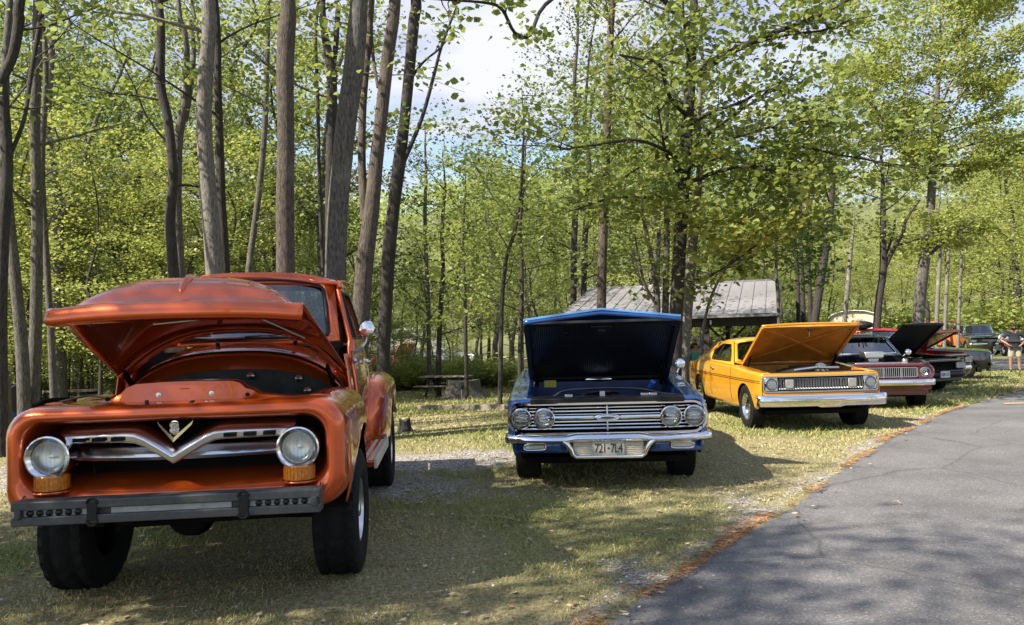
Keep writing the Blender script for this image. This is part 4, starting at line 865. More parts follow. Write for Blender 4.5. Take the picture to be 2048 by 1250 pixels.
def text_mesh(s, size, depth=.004):
    cu = bpy.data.curves.new('t', 'FONT'); cu.body = s; cu.size = size; cu.extrude = depth/2; cu.align_x = 'CENTER'; cu.align_y = 'CENTER'
    o = bpy.data.objects.new('t', cu); COL.objects.link(o); dg = bpy.context.evaluated_depsgraph_get(); dg.update()
    me = bpy.data.meshes.new_from_object(o.evaluated_get(dg)); bpy.data.objects.remove(o, do_unlink=True); bpy.data.curves.remove(cu); return me
def plate(car, x, y, z, txt, w=.305, h=.152, tilt=0, bg=(.62, .60, .52), fg=(.03, .03, .035), sx=.80):
    p = part('licence_plate', mat('plate_%d' % int(bg[0]*100), bg, .45, var=.06), car, lambda b: b.box((x, y, z), (w, .006, h)), bevel=.002)
    n_ = len(txt); pitch = w*.86/n_
    for i, ch in enumerate(txt):
        if ch == ' ': continue
        o = link('letter', text_mesh(ch, h*.80), mat('plate_ink_%d' % int(fg[2]*100), fg, .5), p, smooth=0)
        o.rotation_euler = (math.pi/2, 0, 0); o.location = (x+(i-(n_-1)/2)*pitch, y-.0045, z-.003); o.scale = (sx, 1, 1)
    part('plate_rim', mat('plate_rim', (.25, .25, .24), .4), p, lambda b: b.tube([(x+a*(w/2-.006), y-.004, z+c*(h/2-.006)) for a, c in ((-1, -1), (1, -1), (1, 1), (-1, 1), (-1, -1))], .0022, 4))
    part('bolt', STEEL, p, lambda b: [b.lathe([(.006, 0), (.005, .004), (.001, .005)], (x+a*w*.27, y-.003, z+c*h*.38), n=8) for a in (-1, 1) for c in (-1, 1)], split=True)
    return p
# ================================================================ orange pickup truck
def build_truck():
    ORG = mat('copper_orange_paint', (.56, .085, .010), .27, .62, coat=1.0, var=.03, vscale=400, coat_r=.02)
    GREY = mat('bumper_grey', (.045, .047, .050), .55, var=.25, vscale=40, bump=.08, bscale=200)
    STRIP = mat('bumper_strip', (.33, .34, .34), .5, var=.15, vscale=25)
    PAD = mat('firewall_pad', (.020, .022, .021), .7, var=.5, vscale=12)
    SATIN = mat('satin_chrome', (.60, .60, .63), .24, 1, var=.05)
    BONE = mat('step_trim', (.55, .47, .36), .6, var=.15)
    t = thing('pickup_truck', 'copper orange 1950s pickup truck with its hood propped open', 'pickup truck', (-1.887, 4.082, 0), .092)
    # ---- nose: mouth ring
    def ring(hx, z0, z1, r_, y, arch=0):
        return [(x, y-.05*(1-(x/.93)**2)+.05, z+arch*(1-(x/hx)**2 if z > .95 else 0)) for x, z in rrect(hx, z0, z1, r_)]
    rings = [ring(.935, .565, 1.205, .17, .27), ring(.93, .57, 1.20, .17, .12), ring(.915, .585, 1.19, .16, .045), ring(.885, .61, 1.165, .14, .008), ring(.85, .645, 1.14, .13, .0),
             ring(.825, .69, 1.122, .125, .012), ring(.812, .725, 1.105, .12, .05), ring(.80, .745, 1.095, .11, .10), ring(.775, .775, 1.085, .10, .20), ring(.74, .79, 1.075, .09, .32)]
    part('nose', ORG, t, lambda b: b.grid(rings, cu=True), smooth=60)
    part('seam', BLACK, t, lambda b: [b.tube([(s*.79, .035, .725), (s*.795, -.004, .69), (s*.80, .0, .63), (s*.80, .035, .575)], .004, 5) for s in (-1, 1)], split=True)
    part('grille_cavity', DARK, t, lambda b: (b.box((0, .34, .93), (1.5, .02, .34)),))
    # ---- fenders
    arch = [(.80, .42, .545)]
    for s in (-1, 1):
        part('front_fender', ORG, t, lambda b: side_shell(b, s, .24, 1.42, [(.24, .932), (.6, .955), (.95, .955), (1.25, .90), (1.42, .82)], [(.24, 1.205), (.6, 1.215), (1.0, 1.195), (1.25, 1.13), (1.42, 1.03)],
             [(.2, .565), (.3, .57), (1.2, .62), (1.42, .62)], [(.2, .60), (1.5, .70)], arch, rs=[(.2, .17), (.8, .17), (1.42, .12)], zm=.80, bow=.28, tuck=.9, drop=.05), smooth=60, solid=.012)
    wells(t, [(s*.80, y) for s in (-1, 1) for y in (.80, 3.62)], .53, .27, .93)
    wheels(t, [(s*.80, y) for s in (-1, 1) for y in (.80, 3.62)], .405, .275, .20, ALU, 'dish')
    # ---- latch panel between the fenders
    def latch(b):
        prof = [(-.74, 1.165), (-.66, 1.19), (-.60, 1.205), (-.50, 1.21), (-.42, 1.215), (-.36, 1.25), (-.32, 1.288), (-.27, 1.305), (-.12, 1.312), (0, 1.313), (.12, 1.312), (.27, 1.306), (.31, 1.292), (.34, 1.262), (.38, 1.25), (.42, 1.222), (.50, 1.212), (.60, 1.20), (.66, 1.185), (.74, 1.16)]
        rows = []
        for k in range(9):
            row = []
            for x, z in prof:
                e = 1-(x/.74)**2; wob = .010*math.sin(x*17)*(abs(x) > .34)
                lip0 = 1.105+.028*e+.01*(abs(x) > .45); sh = 1.168+.012*e*0+wob
                zz = max(z, sh+.01)
                P = [(.075, lip0), (.045, lip0+.012), (.040, lip0+.035), (.060, sh-.006), (.09, sh), (.16, sh+.006), (.185, sh+.014), (.215, zz-.006), (.26, zz)]
                y, q = P[k]; row.append((x, y, q))
            rows.append(row)
        rows.append([(x, .29, z) for x, _, z in rows[-1]]); rows.append([(x, .30, z-.02) for x, _, z in rows[-1]])
        b.grid(rows)
    lp = part('latch_panel', ORG, t, latch, smooth=50, solid=.006)
    part('washer', ALU, lp, lambda b: [b.lathe([(.016, 0), (.015, .004), (.008, .005), (.007, .010), (.001, .011)], (x, .196, 1.235), n=14) for x in (-.14, .155)]+[b.lathe([(.011, 0), (.009, .004), (.001, .005)], (.155, .10, 1.192), n=10)], split=True)
    part('latch_plate', BLACK, lp, lambda b: (b.box((.0, .10, 1.187), (.13, .055, .014)), b.box((.075, .10, 1.196), (.02, .05, .02)), b.box((-.16, .075, 1.195), (.018, .02, .045)), b.box((-.12, .08, 1.18), (.02, .02, .02))), bevel=.004)
    part('latch_bolt', DARK, lp, lambda b: [b.lathe([(.012, 0), (.012, .01), (.001, .012)], p, n=10) for p in ((-.40, .15, 1.225), (.37, .15, 1.225), (.60, .04, 1.14), (-.57, .04, 1.14), (0, .035, 1.125))], split=True)
    part('badge_slot', mat('badge_red', (.35, .02, .01), .4), lp, lambda b: b.box((.0, .203, 1.268), (.05, .004, .006)))
    # ---- grille
    def bar(b, path, sec):
        b.grid([[(x+dx*0, y+dy, z+dz) for dy, dz in sec] for x, y, z, dx in path])
    up = [(-.64, .10, 1.028, 0), (-.45, .06, 1.032, 0), (-.28, .035, 1.033, 0), (-.215, .03, 1.028, 0), (-.16, .025, 1.005, 0), (-.005, .0, .913, 0), (.005, .0, .913, 0), (.16, .025, 1.005, 0), (.215, .03, 1.028, 0), (.28, .035, 1.033, 0), (.45, .06, 1.032, 0), (.64, .10, 1.028, 0)]
    sec = [(.12, .055), (.09, .052), (.035, .030), (.004, .004), (.0, -.002), (.004, -.036), (.012, -.042), (.10, -.046)]
    g = part('grille_bar', SATIN, t, lambda b: bar(b, up, sec), smooth=25, bevel=.003)
    part('grille_slot', DARK, g, lambda b: [b.box((s*x, .062-.055*(1-(x/.64)), 1.012), (.068, .012, .020)) for s in (-1, 1) for x in (.30, .405, .51)], split=True)
    lo = [(x, .06+.10*(x/.6)**2, .905, 0) for x in [-.60+.1*k for k in range(13)]]
    part('lower_grille_bar', SATIN, t, lambda b: bar(b, lo, [(.11, .055), (.06, .05), (.012, .012), (.004, -.004), (.012, -.022), (.09, -.032)]), smooth=25)
    part('grille_end', ORG, t, lambda b: [b.tube([(s*.60, .16, .86), (s*.60, .16, 1.06)], .03, 8) for s in (-1, 1)], split=True)
    # ---- V8 emblem
    def emb(b):
        for s in (-1, 1):
            b.add([(0, .018, 1.010), (s*.098, .05, 1.100), (s*.088, .05, 1.075), (0, .014, .985), (0, .05, 1.010), (s*.098, .07, 1.1), (s*.088, .07, 1.075), (0, .05, .985)], [(0, 1, 2, 3), (4, 7, 6, 5), (0, 4, 5, 1), (3, 2, 6, 7), (1, 5, 6, 2)])
    e = part('emblem', CHROME, t, emb, smooth=20)
    def eight(b):
        for zz, hh in ((1.078, .022), (1.050, .026)):
            b.tube([((.018)*math.cos(a), .030, zz+hh*.5*math.sin(a)) for a in [2*math.pi*k/18 for k in range(19)]], .008, 7)
        b.lathe([(.024, -.02), (.024, 0), (.001, .002)], (0, .04, 1.078), n=16); b.lathe([(.026, -.02), (.026, 0), (.001, .002)], (0, .04, 1.05), n=16)
    part('figure', CHROME, e, eight)
    part('emblem_stem', DARK, e, lambda b: b.tube([(0, .06, 1.05), (0, .2, 1.06)], .02, 6))
    # ---- lamps
    for s in (-1, 1):
        headlight(t, s*.668, .03, .925, r=.088, bez=.122, depth=.16)
        def amb(b):
            b.lathe([(.001, .0), (.080, .0), (.086, .006), (.086, .078), (.080, .086), (.001, .086)], (s*.668, .085, .742), ax=(0, 0, 1), n=28)
        a = part('turn_signal', AMBER, t, amb)
        part('signal_housing', ORG, a, lambda b: (b.lathe([(.098, .0), (.102, -.006), (.098, -.012), (.001, -.012)], (s*.668, .085, .742), ax=(0, 0, 1), n=24)))
        part('signal_rib', AMBER, a, lambda b: [b.tube([(s*.668+.087*math.cos(q), .085-.087*math.sin(q), .748), (s*.668+.087*math.cos(q), .085-.087*math.sin(q), .820)], .003, 4) for q in [R(20+140*k/10) for k in range(11)]], split=True)
    # ---- bumper
    bp = part('bumper', GREY, t, lambda b: (b.box((.02, -.075, .698), (1.585, .11, .046)), b.box((.02, -.075, .618), (1.585, .11, .046)), b.box((.02, -.058, .658), (1.58, .075, .05)), b.box((-.735, -.09, .658), (.03, .105, .05)), b.box((.78, -.09, .658), (.03, .105, .05))), bevel=.006)
    part('light_strip', STRIP, bp, lambda b: (b.box((.03, -.098, .658), (.62, .012, .034)), b.box((-.555, -.098, .658), (.33, .012, .036)), b.box((.60, -.098, .658), (.33, .012, .036))), split=True)
    for k in range(6):
        for s in (-1, 1):
            part('bolt', mat('bolt_black', (.02, .02, .02), .3, .6), bp, lambda b: b.lathe([(.017, 0), (.017, .012), (.011, .018), (.001, .020)], (.02+s*(.465+.048*k), -.103, .658), n=12))
    for x in (-.365, .41):
        def strap(b):
            b.box((x, -.128, .658), (.052, .018, .10)); b.tube([(x+.026*math.cos(q), -.135, .70+.03*math.sin(q)) for q in [math.pi*k/10 for k in range(11)]], .008, 6); b.tube([(x+.026*math.cos(q), -.135, .616-.03*math.sin(q)) for q in [math.pi*k/10 for k in range(11)]], .008, 6)
        part('strap', BLACK, bp, strap, bevel=.006)
    part('frame_horn', DARK, t, lambda b: [b.box((s*.38, .12, .62), (.09, .36, .12)) for s in (-1, 1)], split=True)
    # ---- chassis underneath
    def under(b):
        for s in (-1, 1): b.box((s*.36, 2.4, .56), (.09, 4.3, .14))
        b.tube([(-.72, .80, .40), (-.2, .80, .42), (.2, .80, .42), (.72, .80, .40)], [.05, .05, .05, .05], 8); b.lathe([(.001, -.16), (.12, -.1), (.15, 0), (.12, .1), (.001, .14)], (-.16, .80, .42), n=14)
        b.tube([(-.72, 3.62, .40), (.72, 3.62, .40)], .055, 8); b.lathe([(.001, -.16), (.14, -.1), (.17, 0), (.14, .1), (.001, .14)], (0, 3.62, .41), n=14)
        b.box((0, 1.0, .62), (.55, 1.0, .30)); b.box((0, 2.6, .66), (1.4, 2.2, .06)); b.box((0, .5, .70), (.9, .2, .20))
        b.box((0, 3.6, .68), (1.2, 2.0, .06)); b.tube([(-.5, .55, .42), (.5, .55, .44)], .02, 6)
    part('chassis', DARK, t, under, bevel=.01)
    # ---- engine bay
    def bay(b):
        for s in (-1, 1): b.grid([[(s*.60, .30, 1.13), (s*.64, 1.30, 1.10)], [(s*.52, .30, .60), (s*.56, 1.30, .60)]])
        b.box((0, .8, .60), (1.2, 1.2, .03)); b.box((0, .42, .92), (.95, .06, .55))
    part('engine_bay', PAD, t, bay)
    engine(t, .85, .80, .30, STEEL)
    # firewall with arched opening, cowl
    def arc(hw, zt, zb, y, n=30, e=2.6, yb=0):
        return [(hw*(-1+2*k/n), y+yb*abs(-1+2*k/n)**2, zb+(zt-zb)*max(0, 1-abs(-1+2*k/n)**e)**(1/1.6)) for k in range(n+1)]
    A0 = arc(.80, 1.455, 1.08, 1.26); A1 = arc(.77, 1.41, 1.06, 1.26)
    part('firewall', PAD, t, lambda b: b.grid([arc(.775, 1.40, 1.06, 1.30), [(x, 1.32, .6) for x, _, _ in A1]]))
    part('firewall_rim', ORG, t, lambda b: b.grid([arc(.775, 1.33, 1.06, 1.285), arc(.785, 1.405, 1.07, 1.265), arc(.79, 1.43, 1.075, 1.24), arc(.80, 1.455, 1.08, 1.25)]), smooth=60)
    part('firewall_seal', BLACK, t, lambda b: b.tube(arc(.802, 1.457, 1.09, 1.245), .009, 6))
    part('firewall_fitting', STEEL, t, lambda b: [b.lathe([(.03, 0), (.03, .02), (.015, .03), (.001, .04)], p, n=12) for p in ((-.55, 1.30, 1.24), (-.45, 1.30, 1.12), (.1, 1.30, 1.28), (.44, 1.30, 1.25), (.50, 1.30, 1.16))], bevel=.005, split=True)
    part('cowl', ORG, t, lambda b: b.grid([A0, arc(.80, 1.475, 1.12, 1.30), arc(.80, 1.492, 1.16, 1.38, yb=.05), arc(.79, 1.508, 1.20, 1.445, yb=.14), arc(.78, 1.522, 1.25, 1.47, yb=.18)]), smooth=60)
    for s in (-1, 1):
        part('cowl_side', ORG, t, lambda b: b.grid([[(s*(.80+.03*math.sin(math.pi*(1.25-z)/.7)), y, z) for y in (1.22, 1.32, 1.44)] for z in [1.42-.08*k for k in range(11)]]), smooth=60, solid=.01)
    # ---- hood
    H = bpy.data.objects.new('hood_pivot', None)
    def crown(v): return tab([(0, .345), (.45, .33), (.72, .30), (.86, .245), (.935, .165), (.962, .07), (.975, .028), (1.0, .014)], v)
    hoodme = MB(); rows = []
    for i in range(61):
        v = i/60 if i < 40 else 40/60+(i-40)/20*(20/60); hw = .80-.10*v; row = []
        for j in range(49):
            u = -1+j/24; f0 = 1-abs(u)**2.9; f1 = max(0, 1-(abs(u)/.90)**3.4)**.8; q = ramp(.45, .92, v)
            row.append((u*hw, -1.24*v-.035*(1-u*u)*v, crown(v)*(f0*(1-q)+f1*q)))
        rows.append(row)
    la = rows[-1]; rows.append([(x, y-.014, z-.02) for x, y, z in la]); rows.append([(x, y-.016, z-.075) for x, y, z in la]); rows.append([(x*.99, y+.004, z-.092) for x, y, z in la]); rows.append([(x*.985, y+.03, z-.094) for x, y, z in la])
    hoodme.grid(rows)
    bpy.data.objects.remove(H)
    h = hoodme.build('hood', ORG, t, smooth=55, solid=.010); h.location = (0, 1.27, 1.285); h.rotation_euler = (R(-21.5), 0, 0)
    def inner(b):
        rows = []
        for v in (.02, .10): rows.append([((.76)*u, -1.24*v, crown(v)*(1-abs(u)**2.9)-.022) for u in [-1+k/15 for k in range(31)]])
        b.grid(rows)
        rows = [[(.67*u, -1.24*v, zz-.02*abs(u)**4) for u in [-1+k/15 for k in range(31)]] for v, zz in ((.985, -.062), (.95, -.058), (.90, -.03), (.84, .04), (.76, .12))]
        b.grid(rows)
    part('hood_inner_panel', ORG, h, inner, smooth=60, solid=.008, split=True)
    part('hood_ridge', ORG, h, lambda b: b.tube([(0, -1.225, .05), (0, -1.205, .11), (0, -1.165, .185), (0, -1.10, .245), (0, -.95, .295), (0, -.6, .325)], [.006, .024, .030, .028, .022, .004], 12), smooth=80)
    part('hood_brace', STEEL, h, lambda b: [b.tube(p, .007, 6) for p in ([(-.58, -.55, .02), (-.42, -.80, .06)], [(.58, -.55, .06), (.30, -.82, .12)], [(-.30, -.80, .08), (.16, -.82, .11), (.22, -.75, .16)])], split=True)
    part('hood_hinge', DARK, t, lambda b: [b.beam((s*.70, 1.30, 1.18), (s*.68, 1.05, 1.34), .02, .04) for s in (-1, 1)], split=True)
    part('hood_cable', BLACK, t, lambda b: b.tube(bez([(-.40, .18, 1.22), (-.52, .22, 1.245), (-.70, .30, 1.215), (-.76, .30, 1.20)], 6), .007, 6))
    part('fender_gap', DARK, t, lambda b: b.tube(bez([(-.80, .16, 1.195), (-.80, .30, 1.215), (-.70, .42, 1.21)], 6), .018, 6))
    # ---- cab
    C = dict(wsb=(1.46, 1.515, .70), wst=(1.66, 1.965, .635), roofr=(2.38, 1.965, .62), rgb=(2.50, 1.50, .70), pillar=.075, sidew=.775, crown=.085, roofm=(2.0, 1.985, .66), bow=.10,
             side=rpoly([(1.50, 1.42), (1.555, 1.52), (1.755, 1.965), (1.85, 2.005), (2.25, 2.005), (2.34, 1.965), (2.46, 1.5), (2.46, 1.42)], [.01, .03, .10, .03, .05, .06, .03, .01], 4),
             wins=[rpoly([(1.665, 1.53), (1.80, 1.90), (1.86, 1.90), (1.86, 1.53)], [.03, .03, .01, .01], 3), rpoly([(1.89, 1.53), (1.89, 1.90), (2.24, 1.90), (2.32, 1.53)], [.01, .01, .07, .05], 4)])
    cab_frame(t, C, ORG)
    part('visor_lip', ORG, t, lambda b: b.tube([(x, 1.645+.10*(x/.64)**2, 1.985-.012*(x/.64)**2) for x in [-.66+.066*k for k in range(21)]], .020, 8), smooth=80)
    part('drip_rail', ORG, t, lambda b: [b.tube(bez([(s*.69, 1.70, 1.93), (s*.685, 1.78, 1.985), (s*.695, 2.05, 1.995), (s*.685, 2.34, 1.97)], 6), .015, 6) for s in (-1, 1)], split=True)
    for s in (-1, 1):
        def lower(b, y0, y1):
            rows = []
            for k in range(15):
                z = 1.44-.86*k/14; xx = .775+.055*math.sin(math.pi*min(1, (1.46-z)/.80)) if z > .66 else .775+.055*math.sin(math.pi*.99)-.3*(.66-z)
                rows.append([(s*xx, y0+(y1-y0)*q/6, z) for q in range(7)])
            b.grid(rows)
        d = part('door', ORG, t, lambda b: lower(b, 1.452, 2.39), smooth=60, solid=.012)
        part('door_handle', CHROME, d, lambda b: (b.tube([(s*.83, 2.26, 1.33), (s*.865, 2.24, 1.335), (s*.865, 2.12, 1.33), (s*.84, 2.10, 1.33)], .012, 6), b.lathe([(.022, 0), (.018, .02), (.001, .022)], (s*.825, 2.26, 1.33), ax=(s, 0, 0), n=12)))
        part('door_hinge', STEEL, d, lambda b: [b.beam((s*.825, 1.40, z), (s*.835, 1.52, z+.035), .022, .045) for z in (1.36,)]+[b.lathe([(.02, 0), (.018, .02), (.001, .024)], (s*.825, q, zz), ax=(s, 0, 0), n=10) for q, zz in ((1.41, 1.363), (1.51, 1.39))], bevel=.004)
        part('cab_corner', ORG, t, lambda b: lower(b, 2.40, 2.50), smooth=60, solid=.012)
        # step / running board
        st = part('running_board', ORG, t, lambda b: (b.box((s*.86, 1.98, .585), (.22, 1.12, .05)), b.box((s*.80, 1.98, .64), (.05, 1.10, .10))), bevel=.012)
        part('step_strip', BONE, st, lambda b: (b.box((s*.965, 1.98, .588), (.025, 1.14, .075)), b.box((s*.93, 1.98, .613), (.035, 1.12, .008)), b.box((s*.875, 1.98, .613), (.03, 1.12, .008))), bevel=.004, split=True)
        # rear fender
        def rf(b):
            rows = []
            for y in yset(2.52, 4.34, [(3.62, .42, .53)], 30):
                q = (y-3.43)/.93; W = .62+.35*(max(0, 1-abs(q)**4))**.45; Z = .70+.47*(max(0, 1-abs(q)**3.4))**.5; low = .58
                dd = .53**2-(y-3.62)**2
                if dd > 0: low = max(low, .42+math.sqrt(dd))
                low = min(low, Z-.06); row = [(s*.60, y, Z)]
                rr = min(.16, (W-.60)*.9)
                for k in range(7): a = math.pi/2*(1-k/6); row.append((s*(W-rr+rr*math.cos(a)), y, Z-rr+rr*math.sin(a)) if Z-rr > low else (s*(W-rr+rr*math.cos(a)), y, max(low, Z-rr+rr*math.sin(a))))
                zz = max(low, Z-rr)
                for k in range(1, 6): row.append((s*(W-.02*(k/5)**2), y, zz+(low-zz)*k/5))
                rows.append(row)
            b.grid(rows)
        part('rear_fender', ORG, t, rf, smooth=60, solid=.012)
    # bed
    part('bed_panel', ORG, t, lambda b: [b.box((s*.63, 3.55, .96), (.05, 2.0, .50)) for s in (-1, 1)]+[b.box((0, 2.56, .96), (1.26, .05, .50)), b.box((0, 4.54, .96), (1.26, .05, .50))]+[b.tube([(s*.63, 2.55, 1.22), (s*.63, 4.55, 1.22)], .03, 8) for s in (-1, 1)], bevel=.01, split=True)
    # mirror on the driver side door
    mir = part('side_mirror', CHROME, t, lambda b: (b.lathe([(.001, .045), (.03, .042), (.055, .03), (.066, .01), (.068, -.012), (.001, -.016)], (.905, 1.62, 1.60), ax=(0, -1, .1), n=24), ))
    part('mirror_arm', STEEL, mir, lambda b: (b.tube([(.905, 1.63, 1.57), (.895, 1.62, 1.50), (.845, 1.60, 1.43)], .009, 6), b.beam((.82, 1.50, 1.42), (.86, 1.62, 1.455), .03, .03)))
    # wipers
    for x, d in ((-.16, -1), (.40, -1)):
        w_ = part('wiper', BLACK, t, lambda b: (b.tube([(x, 1.40, 1.525), (x-.03, 1.41, 1.545), (x-.20, 1.435, 1.562)], .006, 5), b.tube([(x-.38, 1.455, 1.565), (x-.06, 1.425, 1.578)], .006, 5), b.lathe([(.017, 0), (.015, .03), (.001, .034)], (x, 1.40, 1.50), ax=(0, -.5, 1), n=10)))
    seats(t, 2.05, 1.18, .62, ('tan', (.10, .07, .05)))
    steering(t, .32, 1.78, 1.48)
    part('dash', DARK, t, lambda b: b.box((0, 1.62, 1.36), (1.4, .2, .2)))
    part('cab_floor', DARK, t, lambda b: (b.box((0, 1.9, .98), (1.5, 1.0, .04)), b.box((0, 2.44, 1.22), (1.5, .04, .5))))
    return t
build_truck()
# ================================================================ the other parked cars
def body_sides(car, m_, y0, y1, w, zt, zl, xin, arches, **k):
    return [part('body_side', m_, car, lambda b: side_shell(b, s, y0, y1, w, zt, zl, xin, arches, **k), smooth=50, solid=.010) for s in (-1, 1)]
def deck(car, m_, y0, y1, w, zt, xin, crown=.03, name='trunk_lid'):
    def fn(b):
        rows = []
        for i in range(13):
            y = y0+(y1-y0)*i/12; X = tab(xin, y, False); rows.append([(X*u, y, tab(zt, y)-.012+crown*(1-u*u)) for u in [-1+k/6 for k in range(13)]])
        b.grid(rows)
    return part(name, m_, car, fn, smooth=60)
def tail(car, m_, y, w, z0, z1):
    t = part('tail_panel', m_, car, lambda b: b.grid([[(x, y+.02*(1-(x/w)**2), z) for x in [-w+w*k/6 for k in range(13)]] for z in (z0, (z0+z1)/2, z1)]), solid=.02)
    part('tail_lamp', mat('red_lens', (.35, .01, .01), .2, coat=.5), t, lambda b: [b.box((s*w*.7, y+.03, z1-.12), (.3, .03, .08)) for s in (-1, 1)], split=True, bevel=.01)
    part('rear_bumper', CHROME, car, lambda b: b.grid([[(x, y+.10-.08*(x/w)**4+dy, z) for x in [-w+w*k/8 for k in range(17)]] for dy, z in ((-.03, z0+.16), (.02, z0+.14), (.03, z0+.08), (.0, z0+.02))]), solid=.01)
def underbody(car, L, hw, z=.24):
    part('underbody', DARK, car, lambda b: (b.box((0, L/2, z+.03), (hw*1.66, L*.88, .06)), b.box((0, 1.0, z+.08), (.7, 1.2, .12)), b.box((0, 1.9, z+.2), (hw*1.7, L*.5, .3)), b.box((0, .75, z+.02), (1.3, .12, .08)), b.box((0, L-1.0, z+.06), (1.3, .14, .14))))
def bay_box(car, m_, y0, y1, hx, zt, zb=.35, m2=None):
    part('engine_bay', m_, car, lambda b: [b.grid([[(s*hx, y0, zt), (s*hx, y1, zt+.05)], [(s*(hx-.06), y0, zb), (s*(hx-.06), y1, zb)]]) for s in (-1, 1)]+[b.grid([[(-hx, y1, zt+.06), (hx, y1, zt+.06)], [(-hx, y1, zb), (hx, y1, zb)]]), b.grid([[(-hx, y0, zb), (hx, y0, zb)], [(-hx, y1, zb), (hx, y1, zb)]])])
def add_hood(car, m_, hy, hz, L, ang, hwr, hwf, crown=.05, pad=None, under=None, **k):
    b = MB(); hood_panel(b, L, hwr, hwf, crown, **k); h = b.build('hood', m_, car, smooth=45, solid=.012)
    h.location = (0, hy, hz); h.rotation_euler = (R(-ang), 0, 0)
    def fr(b):   # folded edge all round below
        pts = [(-hwr*.97, -.02, -.03), (-hwf*.97, -L*.985, -.03), (hwf*.97, -L*.985, -.03), (hwr*.97, -.02, -.03)]
        for a, c in zip(pts, pts[1:]+pts[:1]): b.beam(a, c, .05, .03)
    part('hood_edge', under or m_, h, fr, split=True)
    if pad: part('hood_liner', pad, h, lambda b: b.grid([[(u*(hwr+(hwf-hwr)*v)*.94, -L*v, -.018+.6*(crown if not callable(crown) else .04)*(1-u*u)) for u in [-1+q/8 for q in range(17)]] for v in [.02+.96*q/8 for q in range(9)]]), smooth=60)
    return h
def cowl(car, m_, y0, z0, w0, y1, z1, w1, bow=.10):
    part('cowl', m_, car, lambda b: b.grid([[(u*(w0+(w1-w0)*t), y0+(y1-y0)*t+bow*u*u*t, z0+(z1-z0)*t+.03*(1-u*u)) for u in [-1+q/8 for q in range(17)]] for t in (0, .3, .6, 1)]), smooth=60)
def wipers(car, y, z, xs=(-.05, .45), l=.42, m_=None):
    for x in xs: part('wiper', m_ or STEEL, car, lambda b: (b.tube([(x, y, z), (x-.04, y+.02, z+.02), (x-l*.5, y+.05, z+.035)], .006, 5), b.tube([(x-l, y+.06, z+.025), (x-.06, y+.045, z+.045)], .006, 5)))

